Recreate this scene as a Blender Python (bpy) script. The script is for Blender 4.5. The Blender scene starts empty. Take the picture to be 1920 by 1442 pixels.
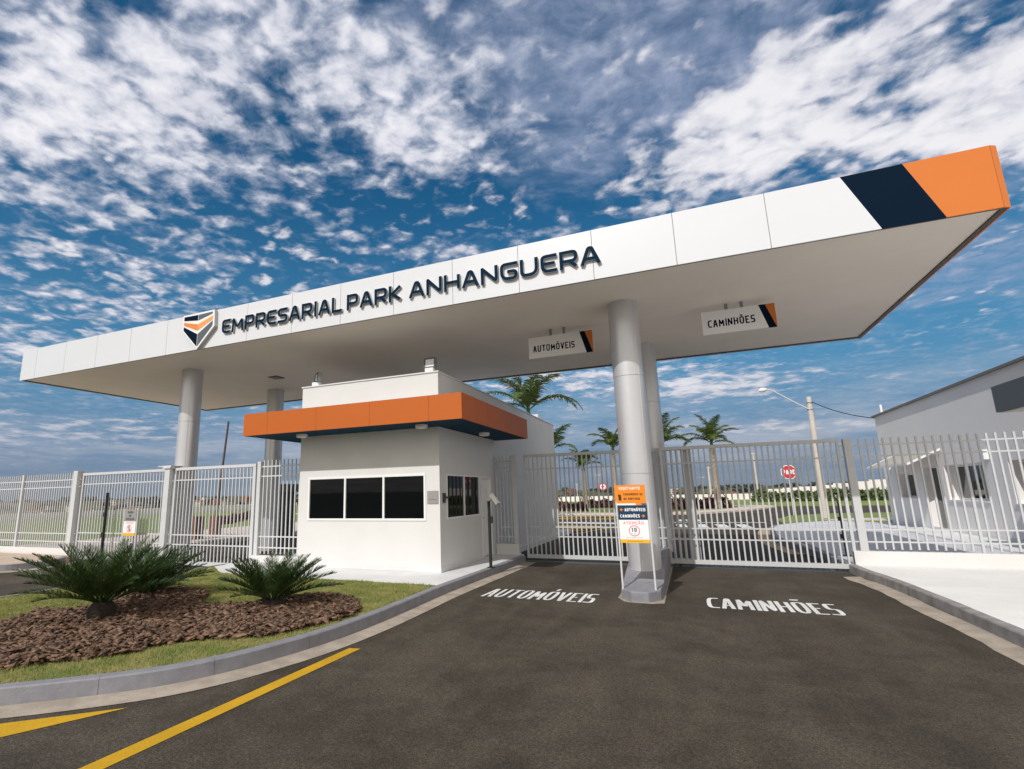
import bpy, bmesh, math, random
import numpy as np
from mathutils import Vector, Matrix
random.seed(7); RNG = np.random.default_rng(7)
S = bpy.context.scene; COL = S.collection
rad = math.radians

# ------------------------------------------------------------------ camera
cam = bpy.data.cameras.new('camera'); cam.sensor_width = 36; cam.lens = 18.494
cam.shift_x = 0.06122; cam.shift_y = 0.00394; cam.clip_start = 0.05; cam.clip_end = 12000
camo = bpy.data.objects.new('camera', cam); COL.objects.link(camo); S.camera = camo
rt, dn, fw = (0.9127058, 0.4081272, -0.0200092), (-0.0979649, 0.1710165, -0.9803858), (-0.3967002, 0.8967639, 0.1960699)
camo.matrix_world = Matrix(((rt[0], -dn[0], -fw[0], 0), (rt[1], -dn[1], -fw[1], 0), (rt[2], -dn[2], -fw[2], 1.7), (0, 0, 0, 1)))

# ------------------------------------------------------------------ sun, sky, exposure
S.view_settings.view_transform = 'Standard'; S.view_settings.look = 'None'
S.view_settings.exposure = 0.25; S.view_settings.gamma = 1.0
SUN_TO = Vector((0.227, 1.11, -1.0)).normalized()          # travel direction of the light
sun = bpy.data.lights.new('sun', 'SUN'); sun.energy = 2.6; sun.angle = rad(0.53); sun.color = (1.0, 0.975, 0.95)
suno = bpy.data.objects.new('sun', sun); COL.objects.link(suno)
suno.rotation_euler = SUN_TO.to_track_quat('-Z', 'Y').to_euler(); suno.location = (-5, -20, 30)
W = bpy.data.worlds.new('World'); S.world = W; W.use_nodes = True
WN = W.node_tree; WN.nodes.clear()


class NX:
    """small node-expression helper"""
    def __init__(s, nt): s.nt = nt
    def _in(s, sock, v):
        if isinstance(v, bpy.types.NodeSocket): s.nt.links.new(v, sock)
        else: sock.default_value = v
    def m(s, op, a, b=None, c=None, clamp=False):
        n = s.nt.nodes.new('ShaderNodeMath'); n.operation = op; n.use_clamp = clamp
        s._in(n.inputs[0], a)
        if b is not None: s._in(n.inputs[1], b)
        if c is not None: s._in(n.inputs[2], c)
        return n.outputs[0]
    def add(s, a, b): return s.m('ADD', a, b)
    def sub(s, a, b): return s.m('SUBTRACT', a, b)
    def mul(s, a, b): return s.m('MULTIPLY', a, b)
    def div(s, a, b): return s.m('DIVIDE', a, b)
    def step(s, v, lo, hi, a=0.0, b=1.0):
        n = s.nt.nodes.new('ShaderNodeMapRange'); n.interpolation_type = 'SMOOTHSTEP'
        s._in(n.inputs['Value'], v); s._in(n.inputs['From Min'], lo); s._in(n.inputs['From Max'], hi)
        s._in(n.inputs['To Min'], a); s._in(n.inputs['To Max'], b); return n.outputs[0]
    def mix(s, f, a, b, mode='MIX'):
        n = s.nt.nodes.new('ShaderNodeMix'); n.data_type = 'RGBA'; n.blend_type = mode
        s._in(n.inputs[0], f)
        for i, v in ((6, a), (7, b)):
            if isinstance(v, tuple): n.inputs[i].default_value = (*v[:3], 1)
            else: s._in(n.inputs[i], v)
        return n.outputs[2]
    def xyz(s, x, y, z):
        n = s.nt.nodes.new('ShaderNodeCombineXYZ')
        for i, v in enumerate((x, y, z)): s._in(n.inputs[i], v)
        return n.outputs[0]
    def noise(s, vec, scale, detail=4, rough=0.55, dist=0.0, lac=2.0):
        n = s.nt.nodes.new('ShaderNodeTexNoise'); s._in(n.inputs['Vector'], vec)
        n.inputs['Scale'].default_value = scale; n.inputs['Detail'].default_value = detail
        n.inputs['Roughness'].default_value = rough; n.inputs['Distortion'].default_value = dist
        n.inputs['Lacunarity'].default_value = lac
        return n.outputs[0]


def build_sky():
    X = NX(WN); N = WN.nodes
    out = N.new('ShaderNodeOutputWorld'); bg = N.new('ShaderNodeBackground'); bg.inputs[1].default_value = 0.1
    WN.links.new(bg.outputs[0], out.inputs[0])
    sky = N.new('ShaderNodeTexSky'); sky.sky_type = 'NISHITA'; sky.sun_disc = False
    sky.sun_elevation = rad(41.4); sky.sun_rotation = math.atan2(-0.227, -1.11) % (2 * math.pi)
    sky.altitude = 700; sky.air_density = 1.0; sky.dust_density = 0.6; sky.ozone_density = 2.0
    tc = N.new('ShaderNodeTexCoord'); sp = N.new('ShaderNodeSeparateXYZ'); WN.links.new(tc.outputs['Generated'], sp.inputs[0])
    dx, dy, dz = sp.outputs
    z = X.m('MAXIMUM', dz, 0.0); zz = X.add(z, 0.08)
    px, py = X.div(dx, zz), X.div(dy, zz)
    P = X.xyz(px, py, 0.0)

    def blob(cx, cy, sx, sy, ang, amp):
        c, s_ = math.cos(rad(ang)), math.sin(rad(ang))
        ux, uy = X.sub(px, cx), X.sub(py, cy)
        a = X.mul(X.add(X.mul(ux, c), X.mul(uy, s_)), 1 / sx); b = X.mul(X.sub(X.mul(uy, c), X.mul(ux, s_)), 1 / sy)
        r2 = X.add(X.mul(a, a), X.mul(b, b))
        return X.mul(X.m('EXPONENT', X.mul(r2, -1.0)), amp)

    def total(lst):
        t = blob(*lst[0])
        for q in lst[1:]: t = X.add(t, blob(*q))
        return t
    # mackerel field (small puffs): where it is dense and where the clear blue shows
    C1 = total([(-1.24, 0.66, 0.40, 0.25, 20, 0.50), (-0.70, 0.66, 0.60, 0.26, 30, 0.30), (-0.52, 1.02, 0.26, 0.24, 0, 0.34),
                (-0.84, 0.96, 0.26, 0.07, 48, -0.26), (-0.66, 1.33, 0.36, 0.11, 30, -0.42), (-1.80, 1.05, 0.45, 0.25, 0, -0.03),
                (-1.15, 1.62, 0.42, 0.30, 20, -0.22), (-0.10, 1.00, 0.28, 0.42, 0, -0.32), (-0.12, 1.50, 0.20, 0.15, 20, -0.25),
                (-0.50, 1.70, 0.40, 0.14, 20, 0.26), (0.9, 2.7, 0.9, 0.8, 0, -0.3), (-2.1, 1.35, 0.25, 0.12, 0, 0.2), (-2.7, 1.28, 0.3, 0.2, 0, 0.1)])
    n_puff = X.noise(P, 12.5, 7, 0.60, 0.25)
    st = X.xyz(X.add(X.mul(px, 0.77), X.mul(py, 0.64)), X.mul(X.sub(X.mul(py, 0.77), X.mul(px, 0.64)), 1.9), 0.0)
    n_str = X.noise(st, 2.6, 5, 0.55, 0.4)
    vo = WN.nodes.new('ShaderNodeTexVoronoi'); vo.feature = 'SMOOTH_F1'; vo.inputs['Scale'].default_value = 17.0; vo.inputs['Smoothness'].default_value = 0.8
    wn = WN.nodes.new('ShaderNodeTexNoise'); wn.inputs['Scale'].default_value = 9.0; wn.inputs['Detail'].default_value = 4; WN.links.new(P, wn.inputs['Vector'])
    wv = WN.nodes.new('ShaderNodeVectorMath'); wv.operation = 'MULTIPLY_ADD'; WN.links.new(wn.outputs['Color'], wv.inputs[0]); wv.inputs[1].default_value = (0.20, 0.20, 0); WN.links.new(P, wv.inputs[2])
    WN.links.new(wv.outputs[0], vo.inputs['Vector'])
    cell = X.mul(X.mul(X.sub(0.42, vo.outputs['Distance']), 0.85), X.step(z, 0.10, 0.30))
    v1 = X.add(X.add(X.add(C1, cell), X.mul(X.sub(n_puff, 0.5), 1.6)), X.mul(X.sub(n_str, 0.5), 1.3))
    d1 = X.step(v1, -0.22, 0.52)
    # veil (thin, smooth, bluish)
    C2 = total([(-0.05, 1.05, 0.42, 0.42, 0, 0.62), (0.95, 2.35, 0.8, 0.6, 0, 0.55), (0.25, 1.35, 0.35, 0.4, 0, 0.35), (-0.6, 0.7, 0.5, 0.3, 30, 0.3),
                (-0.10, 1.62, 0.30, 0.14, 25, -0.3), (-0.65, 1.36, 0.3, 0.12, 30, -0.3)])
    n_v = X.noise(P, 4.0, 10, 0.66, 1.0)
    d2 = X.mul(X.step(X.add(C2, X.mul(X.sub(n_v, 0.5), 1.9)), 0.0, 0.85), X.step(n_puff, 0.30, 0.70, 0.34, 0.80))
    # cumulus on the right and low down
    C3 = total([(0.30, 1.38, 0.27, 0.34, 10, 0.68), (0.80, 1.50, 0.40, 0.34, 20, 0.68), (0.50, 1.36, 0.08, 0.13, -20, -0.6), (0.38, 1.56, 0.06, 0.06, 0, -0.45), (0.56, 1.62, 0.12, 0.05, 20, -0.4),
                (0.62, 1.18, 0.3, 0.08, 20, -0.15), (0.08, 3.9, 0.55, 0.40, 10, 0.42), (-0.75, 3.3, 0.5, 0.5, 0, 0.35), (0.5, 3.9, 0.5, 0.35, 0, 0.2),
                (-4.6, 2.8, 1.2, 0.5, 20, 0.34), (-2.9, 1.45, 0.35, 0.16, 20, 0.26), (-2.3, 1.55, 0.25, 0.12, 20, 0.24), (0.9, 5.6, 1.5, 0.35, 0, 0.30), (-2.6, 4.3, 1.0, 0.5, 30, 0.22),
                (-3.0, 2.6, 0.8, 0.3, 20, -0.2), (1.2, 3.6, 0.6, 0.6, 0, -0.2)])
    n_c = X.noise(P, 4.6, 10, 0.60, 0.15)
    v3 = X.add(X.add(C3, X.mul(cell, 0.75)), X.mul(X.sub(n_c, 0.5), 2.1))
    d3 = X.step(v3, 0.10, 0.52)
    # colours (radiance / 0.1)
    skyc = X.mix(1.0, sky.outputs[0], (0.13, 0.56, 0.70), 'MULTIPLY')
    skyc = X.mix(X.step(z, 0.02, 0.55, 0.9, 0.0), skyc, (0.85, 2.25, 3.7))
    thick1 = X.step(v1, 0.0, 0.95)
    col1 = X.mix(thick1, (3.6, 4.0, 5.0), (7.6, 7.5, 7.9))
    thick3 = X.step(X.add(v3, X.mul(X.sub(n_puff, 0.5), 0.5)), 0.2, 0.85)
    col3 = X.mix(thick3, (5.2, 5.3, 6.0), (7.6, 7.5, 7.8))
    c = X.mix(d2, skyc, (3.0, 3.5, 4.9))
    c = X.mix(X.mul(d1, X.step(z, 0.12, 0.30, 0.35, 1.0)), c, col1)
    c = X.mix(X.mul(d3, X.step(z, 0.03, 0.12, 0.55, 0.95)), c, col3)
    # low haze band
    hz = X.step(z, 0.02, 0.24, 1.0, 0.0)
    bands = X.noise(X.xyz(X.mul(dx, 2.0), X.mul(dy, 2.0), X.mul(dz, 13.0)), 2.1, 8, 0.6, 0.25)
    hcol = X.mix(X.step(bands, 0.38, 0.66), (1.7, 2.25, 3.3), (4.3, 4.2, 4.7))
    hcol = X.mix(X.step(z, 0.0, 0.10, 0.8, 0.0), hcol, (1.7, 2.0, 2.6))
    c = X.mix(X.mul(hz, 0.78), c, hcol)
    # added fill light: bright warm cloud on the sun's side, unseen behind the camera
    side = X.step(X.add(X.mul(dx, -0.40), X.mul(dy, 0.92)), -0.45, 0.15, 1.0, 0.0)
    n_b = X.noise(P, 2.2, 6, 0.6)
    fill_bank = X.mix(X.step(n_b, 0.35, 0.65), (6.8, 6.2, 5.5), (10.4, 9.6, 8.6))
    c = X.mix(X.mul(side, 0.9), c, fill_bank)
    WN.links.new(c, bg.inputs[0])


build_sky()

# ------------------------------------------------------------------ materials
MATS = {}


def mat(name, base, rough=0.6, metal=0.0, var=0.0, vscale=3.0, tint=None, bump=0.0, bscale=60.0, spec=0.5, speck=0.0, trans=0.0, coat=0.0):
    """procedural Principled: colour varied by world-scale noise, optional second tint, fine speckle and bump"""
    if name in MATS: return MATS[name]
    M = bpy.data.materials.new(name); M.use_nodes = True; nt = M.node_tree; X = NX(nt)
    b = nt.nodes['Principled BSDF']
    b.inputs['Roughness'].default_value = rough; b.inputs['Metallic'].default_value = metal
    b.inputs['Specular IOR Level'].default_value = spec; b.inputs['Coat Weight'].default_value = coat
    g = nt.nodes.new('ShaderNodeNewGeometry').outputs['Position']
    c = None
    if var or tint:
        n = X.noise(g, vscale, 6, 0.6)
        lo = tuple(v * (1 - var) for v in base); hi = tuple(min(1, v * (1 + var)) for v in base) if not tint else tint
        c = X.mix(X.step(n, 0.32, 0.68), lo, hi)
    if speck:
        n2 = X.noise(g, 140.0, 3, 0.7)
        c = X.mix(1.0, c if c else base, X.mix(X.step(n2, 0.3, 0.7), (1 - speck,) * 3, (1 + speck,) * 3), 'MULTIPLY')
    if c is not None: nt.links.new(c, b.inputs['Base Color'])
    else: b.inputs['Base Color'].default_value = (*base, 1)
    if bump:
        n3 = X.noise(g, bscale, 5, 0.65)
        bn = nt.nodes.new('ShaderNodeBump'); bn.inputs['Strength'].default_value = bump; bn.inputs['Distance'].default_value = 0.02
        nt.links.new(n3, bn.inputs['Height']); nt.links.new(bn.outputs[0], b.inputs['Normal'])
    if trans:
        t = nt.nodes.new('ShaderNodeBsdfTranslucent'); ms = nt.nodes.new('ShaderNodeMixShader'); ms.inputs[0].default_value = trans
        if c is not None: nt.links.new(c, t.inputs[0])
        else: t.inputs[0].default_value = (*base, 1)
        o = nt.nodes['Material Output']
        nt.links.new(b.outputs[0], ms.inputs[1]); nt.links.new(t.outputs[0], ms.inputs[2]); nt.links.new(ms.outputs[0], o.inputs[0])
    MATS[name] = M
    return M


WHITE = mat('white_wall_paint', (0.68, 0.67, 0.655), 0.75, var=0.025, vscale=0.9, bump=0.05, bscale=90)
PANEL = mat('white_composite_panel', (0.69, 0.705, 0.73), 0.30, var=0.012, vscale=0.5)
BACK = mat('joint_grey', (0.33, 0.33, 0.33), 0.8)
NAVY = mat('navy_panel', (0.003, 0.0115, 0.027), 0.5, spec=0.03)
NAVYTXT = mat('navy_letter_face', (0.003, 0.020, 0.043), 0.5, spec=0.03)
ORANGE = mat('orange_panel', (0.62, 0.18, 0.036), 0.45, spec=0.25, var=0.02, vscale=0.6)
ORANGE2 = mat('burnt_orange_panel', (0.50, 0.125, 0.024), 0.5, spec=0.2, var=0.02, vscale=0.6)
LOGOORANGE = mat('logo_orange', (0.75, 0.24, 0.04), 0.4)
LOGOORANGE2 = mat('logo_light_orange', (0.9, 0.34, 0.1), 0.4)
LOGOGREY = mat('logo_slate', (0.09, 0.11, 0.13), 0.4)
TEAL = mat('deep_teal_soffit', (0.006, 0.042, 0.078), 0.7, spec=0.1)
SOFFIT = mat('soffit_board', (0.90, 0.825, 0.745), 0.7, var=0.02, vscale=0.7)
TRIM = mat('dark_trim', (0.10, 0.10, 0.095), 0.6)
SIDEGREY = mat('letter_side_grey', (0.46, 0.46, 0.47), 0.45)
SILVER = mat('silver_paint', (0.62, 0.625, 0.645), 0.32, metal=0.45, var=0.015, vscale=2)
GALV = mat('gate_paint', (0.54, 0.55, 0.555), 0.45, var=0.02, vscale=4)
GALVW = mat('fence_paint', (0.60, 0.61, 0.615), 0.45, var=0.02, vscale=4)
GLASS = mat('dark_glass', (0.003, 0.004, 0.005), 0.02, spec=0.16)
GLASSB = mat('blue_dark_glass', (0.015, 0.022, 0.026), 0.03, spec=0.6)
FRAME = mat('white_frame', (0.82, 0.82, 0.81), 0.4)
LAMPW = mat('white_fitting', (0.78, 0.76, 0.70), 0.35)
BLACK = mat('black_metal', (0.018, 0.019, 0.019), 0.45)
DGREY = mat('dark_grey_metal', (0.07, 0.075, 0.075), 0.5)
MGREY = mat('mid_grey_metal', (0.25, 0.26, 0.27), 0.45, metal=0.3)
LENS = mat('lamp_reflector', (0.75, 0.77, 0.80), 0.5, var=.15, vscale=25)
CONC = mat('painted_kerb', (0.235, 0.235, 0.26), 0.75, var=0.10, vscale=5, bump=0.25, bscale=50, speck=0.06)
GUTTER = mat('gutter_concrete', (0.38, 0.325, 0.265), 0.9, var=0.16, vscale=4, bump=0.5, bscale=70, speck=0.16)
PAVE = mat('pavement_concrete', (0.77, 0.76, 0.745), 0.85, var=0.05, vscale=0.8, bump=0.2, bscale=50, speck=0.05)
PAVEL = mat('lavender_pavement', (0.62, 0.615, 0.63), 0.85, var=0.07, vscale=1.2, bump=0.2, bscale=50)  # lavender-tinted concrete inside the gates
PINKPAVE = mat('pink_pavement', (0.62, 0.52, 0.45), 0.9, var=0.1, vscale=1.5, bump=0.2, bscale=40)
SLAB = mat('light_slab_paint', (0.66, 0.66, 0.66), 0.7, var=0.05, vscale=1.5, bump=0.1, bscale=60)
YELLOW = mat('yellow_road_paint', (0.62, 0.36, 0.012), 0.7, var=0.10, vscale=9, bump=0.2, bscale=120, speck=0.10)
ROADWHITE = mat('white_road_paint', (0.74, 0.74, 0.73), 0.7, var=0.06, vscale=9, bump=0.2, bscale=120, speck=0.06)
PAPERW = mat('sign_white', (0.86, 0.855, 0.86), 0.4)
SIGNOR = mat('sign_orange', (0.86, 0.25, 0.01), 0.4)
SIGNYEL = mat('sign_yellow', (0.86, 0.46, 0.02), 0.4)
SIGNRED = mat('sign_red', (0.62, 0.03, 0.05), 0.4)
SIGNGREY = mat('sign_grey', (0.30, 0.295, 0.29), 0.5)
HAZARD = mat('soft_pink_red', (0.75, 0.16, 0.2), 0.5)
POLECON = mat('pole_concrete', (0.56, 0.51, 0.45), 0.85, var=0.06, vscale=2)
HOUSEW = mat('house_wall', (0.85, 0.815, 0.785), 0.8, var=0.02, vscale=0.7, bump=0.06, bscale=80)
HOUSEGREY = mat('slate_grey_cladding', (0.10, 0.115, 0.13), 0.55, var=0.03)
HOOD = mat('tan_hood', (0.48, 0.43, 0.37), 0.7)
BARWALL = mat('perimeter_concrete', (0.78, 0.745, 0.70), 0.85, var=0.07, vscale=0.5)
TRUNK = mat('palm_trunk', (0.30, 0.255, 0.20), 0.9, var=0.3, vscale=7, bump=0.4, bscale=14)
CYTRUNK = mat('cycad_trunk', (0.03, 0.022, 0.016), 0.95, var=0.4, vscale=30, bump=0.6, bscale=60)
LEAF = mat('palm_leaf', (0.075, 0.125, 0.028), 0.5, var=0.0, vscale=2.2, tint=(0.13, 0.18, 0.035), trans=0.25)
CYLEAF = mat('cycad_leaf', (0.022, 0.050, 0.015), 0.36, vscale=7.0, tint=(0.07, 0.12, 0.026), trans=0.15)
GRASS = mat('lawn_grass', (0.19, 0.25, 0.05), 0.8, vscale=2.6, tint=(0.37, 0.345, 0.12), trans=0.2)
SOIL = mat('lawn_ground', (0.19, 0.205, 0.06), 0.95, vscale=2.6, tint=(0.30, 0.26, 0.11), bump=0.6, bscale=60, speck=0.35)
MULCHG = mat('mulch_ground', (0.035, 0.02, 0.013), 0.95, var=0.4, vscale=20, bump=0.8, bscale=40)
CHIP = mat('bark_chip', (0.05, 0.027, 0.017), 0.9, vscale=15, tint=(0.29, 0.175, 0.11), bump=0.6, bscale=90, speck=0.2)
REDLEAF = mat('red_foliage', (0.05, 0.014, 0.016), 0.7, vscale=5, tint=(0.13, 0.03, 0.028))
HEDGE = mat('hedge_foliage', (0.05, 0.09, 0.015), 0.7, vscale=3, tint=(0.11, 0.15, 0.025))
FARTREE = mat('hazed_tree_foliage', (0.05, 0.062, 0.058), 0.9, vscale=0.05, tint=(0.075, 0.09, 0.085))  # foliage colour greyed and lightened to stand for distance haze
WOOD = mat('stake_wood', (0.14, 0.075, 0.045), 0.85, var=0.2, vscale=8)
RUST = mat('rust_brown_paint', (0.17, 0.06, 0.03), 0.7, var=0.15, vscale=3)


def asphalt():
    M = bpy.data.materials.new('asphalt'); M.use_nodes = True; nt = M.node_tree; X = NX(nt); b = nt.nodes['Principled BSDF']
    g = nt.nodes.new('ShaderNodeNewGeometry').outputs['Position']
    big = X.noise(g, 0.55, 7, 0.62, 0.6); mid = X.noise(g, 3.2, 6, 0.65, 0.3); fine = X.noise(g, 95.0, 3, 0.8); grain = X.noise(g, 38.0, 5, 0.75)
    sg = nt.nodes.new('ShaderNodeSeparateXYZ'); nt.links.new(g, sg.inputs[0])
    lane = X.noise(X.xyz(X.mul(sg.outputs[0], 1.6), X.mul(sg.outputs[1], 0.13), 0.0), 1.0, 5, 0.6, 0.3)
    c = X.mix(X.step(X.add(X.add(X.mul(big, 0.42), X.mul(mid, 0.33)), X.mul(lane, 0.25)), 0.36, 0.64), (0.040, 0.032, 0.022), (0.084, 0.070, 0.052))
    c = X.mix(1.0, c, X.mix(X.step(fine, 0.32, 0.70), (0.45,) * 3, (1.75,) * 3), 'MULTIPLY')
    c = X.mix(1.0, c, X.mix(X.step(grain, 0.34, 0.66), (0.62,) * 3, (1.42,) * 3), 'MULTIPLY')
    nt.links.new(c, b.inputs['Base Color'])
    nt.links.new(X.step(mid, 0.3, 0.7, 0.80, 0.95), b.inputs['Roughness']); b.inputs['Specular IOR Level'].default_value = 0.3
    bn = nt.nodes.new('ShaderNodeBump'); bn.inputs['Strength'].default_value = 0.55; bn.inputs['Distance'].default_value = 0.012
    nt.links.new(X.add(fine, X.mul(grain, 0.8)), bn.inputs['Height']); nt.links.new(bn.outputs[0], b.inputs['Normal'])
    return M


ASPHALT = asphalt()


def road_paint(name, base):
    M = bpy.data.materials.new(name); M.use_nodes = True; nt = M.node_tree; X = NX(nt); b = nt.nodes['Principled BSDF']
    g = nt.nodes.new('ShaderNodeNewGeometry').outputs['Position']
    n = X.noise(g, 26.0, 6, 0.75); big = X.noise(g, 1.7, 4, 0.6); fine = X.noise(g, 110.0, 2, 0.7)
    c = X.mix(1.0, base, X.mix(X.step(big, 0.3, 0.7), (0.86,) * 3, (1.06,) * 3), 'MULTIPLY')
    c = X.mix(1.0, c, X.mix(X.step(fine, 0.3, 0.7), (0.88,) * 3, (1.06,) * 3), 'MULTIPLY')
    c = X.mix(X.mul(X.step(X.add(n, X.mul(X.sub(big, 0.5), 0.3)), 0.60, 0.74), 0.75), c, (0.075, 0.063, 0.05))
    nt.links.new(c, b.inputs['Base Color']); b.inputs['Roughness'].default_value = 0.8; b.inputs['Specular IOR Level'].default_value = 0.3
    bn = nt.nodes.new('ShaderNodeBump'); bn.inputs['Strength'].default_value = 0.4; bn.inputs['Distance'].default_value = 0.01
    nt.links.new(fine, bn.inputs['Height']); nt.links.new(bn.outputs[0], b.inputs['Normal'])
    return M


YELLOW = road_paint('yellow_line_paint', (0.60, 0.345, 0.012)); ROADWHITE = road_paint('white_line_paint', (0.76, 0.76, 0.75))


def terrain_mat():
    M = bpy.data.materials.new('land_cover'); M.use_nodes = True; nt = M.node_tree; X = NX(nt); b = nt.nodes['Principled BSDF']
    g = nt.nodes.new('ShaderNodeNewGeometry').outputs['Position']
    n = X.noise(g, 0.02, 8, 0.6); n2 = X.noise(g, 0.7, 5, 0.6)
    c = X.mix(X.step(n, 0.4, 0.6), (0.09, 0.10, 0.05), (0.16, 0.14, 0.09))
    c = X.mix(1.0, c, X.mix(n2, (0.75,) * 3, (1.25,) * 3), 'MULTIPLY')
    nt.links.new(c, b.inputs['Base Color']); b.inputs['Roughness'].default_value = 0.95; b.inputs['Specular IOR Level'].default_value = 0.1
    return M


LAND = terrain_mat()

# ------------------------------------------------------------------ mesh helpers (all coordinates are world coordinates)
ORG = {}


class MB:
    def __init__(s): s.v = []; s.f = []; s.m = []
    def poly(s, pts, mi=0):
        i = len(s.v); s.v += [tuple(p) for p in pts]; s.f.append(tuple(range(i, i + len(pts)))); s.m.append(mi)
    def box(s, x0, x1, y0, y1, z0, z1, mi=0, top=None):
        i = len(s.v)
        s.v += [(x0, y0, z0), (x1, y0, z0), (x1, y1, z0), (x0, y1, z0), (x0, y0, z1), (x1, y0, z1), (x1, y1, z1), (x0, y1, z1)]
        for q in ((3, 2, 1, 0), (4, 5, 6, 7), (0, 1, 5, 4), (1, 2, 6, 5), (2, 3, 7, 6), (3, 0, 4, 7)):
            s.f.append(tuple(i + k for k in q)); s.m.append(mi)
        if top is not None: s.m[-5] = top
        return s
    def prism(s, poly, z0, z1, mi=0, top=None, bot=None):
        """polygon in x,y (counter-clockwise from above) between z0 and z1"""
        n = len(poly); i = len(s.v)
        zt = z1 if callable(z1) else (lambda x, y: z1)
        s.v += [(x, y, z0) for x, y in poly] + [(x, y, zt(x, y)) for x, y in poly]
        s.f.append(tuple(i + k for k in reversed(range(n)))); s.m.append(mi if bot is None else bot)
        s.f.append(tuple(i + n + k for k in range(n))); s.m.append(mi if top is None else top)
        for k in range(n):
            l = (k + 1) % n
            s.f.append((i + k, i + l, i + n + l, i + n + k)); s.m.append(mi)
        return s
    def prism_y(s, poly, y0, y1, mi=0, front=None):
        """polygon in x,z seen from -y (counter-clockwise as seen) between y0 (front) and y1"""
        n = len(poly); i = len(s.v)
        s.v += [(x, y0, z) for x, z in poly] + [(x, y1, z) for x, z in poly]
        s.f.append(tuple(i + k for k in range(n))); s.m.append(mi if front is None else front)
        s.f.append(tuple(i + n + k for k in reversed(range(n)))); s.m.append(mi)
        for k in range(n):
            l = (k + 1) % n
            s.f.append((i + l, i + k, i + n + k, i + n + l)); s.m.append(mi)
        return s
    def tube(s, pts, radii, n=12, mi=0, caps=True):
        pts = [Vector(p) for p in pts]
        if not hasattr(radii, '__len__'): radii = [radii] * len(pts)
        base = len(s.v); prev = None
        for k, p in enumerate(pts):
            t = (pts[min(k + 1, len(pts) - 1)] - pts[max(k - 1, 0)]).normalized()
            if prev is None:
                a = Vector((0, 0, 1)) if abs(t.z) < 0.9 else Vector((1, 0, 0)); u = t.cross(a).normalized()
            else: u = (prev - t * prev.dot(t)).normalized()
            prev = u; w = t.cross(u)
            for j in range(n):
                a = 2 * math.pi * j / n
                s.v.append(tuple(p + (u * math.cos(a) + w * math.sin(a)) * radii[k]))
        for k in range(len(pts) - 1):
            for j in range(n):
                l = (j + 1) % n; a = base + k * n
                s.f.append((a + j, a + l, a + n + l, a + n + j)); s.m.append(mi)
        if caps:
            s.f.append(tuple(base + j for j in reversed(range(n)))); s.m.append(mi)
            e = base + (len(pts) - 1) * n; s.f.append(tuple(e + j for j in range(n))); s.m.append(mi)
        return s
    def disc_y(s, cx, cz, r, y0, y1, n=24, mi=0, front=None, r_in=0.0, rx=1.0):
        ring = [(cx + r * rx * math.cos(2 * math.pi * k / n), cz + r * math.sin(2 * math.pi * k / n)) for k in range(n)]
        if not r_in: return s.prism_y(ring, y0, y1, mi, front)
        i = len(s.v); inn = [(cx + r_in * rx * math.cos(2 * math.pi * k / n), cz + r_in * math.sin(2 * math.pi * k / n)) for k in range(n)]
        for y in (y0, y1):
            s.v += [(x, y, z) for x, z in ring]; s.v += [(x, y, z) for x, z in inn]
        for k in range(n):
            l = (k + 1) % n
            s.f.append((i + k, i + l, i + n + l, i + n + k)); s.m.append(mi)
            s.f.append((i + 2 * n + l, i + 2 * n + k, i + 3 * n + k, i + 3 * n + l)); s.m.append(mi)
            s.f.append((i + l, i + k, i + 2 * n + k, i + 2 * n + l)); s.m.append(mi)
            s.f.append((i + n + k, i + n + l, i + 3 * n + l, i + 3 * n + k)); s.m.append(mi)
        return s
    def build(s, name, mats, parent=None, smooth=False, bevel=0.0, origin=None, auto=None):
        o = ORG[parent.name] if parent else Vector(origin or (0, 0, 0))
        me = bpy.data.meshes.new(name); me.from_pydata([(x - o.x, y - o.y, z - o.z) for x, y, z in s.v], [], s.f)
        for mm in (mats if isinstance(mats, (list, tuple)) else [mats]): me.materials.append(mm)
        me.polygons.foreach_set('material_index', s.m)
        if smooth:
            me.polygons.foreach_set('use_smooth', [True] * len(s.f))
            me.set_sharp_from_angle(angle=rad(auto or 40))
        me.update()
        ob = bpy.data.objects.new(name, me); COL.objects.link(ob); ORG[ob.name] = o
        if parent: ob.parent = parent
        else: ob.location = o
        if bevel:
            b = ob.modifiers.new('bevel', 'BEVEL'); b.width = bevel; b.segments = 2; b.limit_method = 'ANGLE'; b.angle_limit = rad(35)
        return ob


def tag(o, label=None, cat=None, group=None, kind=None):
    if label: o['label'] = label
    if cat: o['category'] = cat
    if group: o['group'] = group
    if kind: o['kind'] = kind
    return o


def thing(name, loc, label, cat, group=None):
    e = bpy.data.objects.new(name, None); COL.objects.link(e); e.location = loc; ORG[e.name] = Vector(loc); e.empty_display_size = 0.2
    return tag(e, label, cat, group)


def copy_of(src, parent, delta):
    c = src.copy(); COL.objects.link(c); c.parent = parent; c.location = src.location + Vector(delta); ORG[c.name] = ORG[src.name]
    return c


def structure(o): o['kind'] = 'structure'; return o
def stuff(o): o['kind'] = 'stuff'; return o


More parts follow.
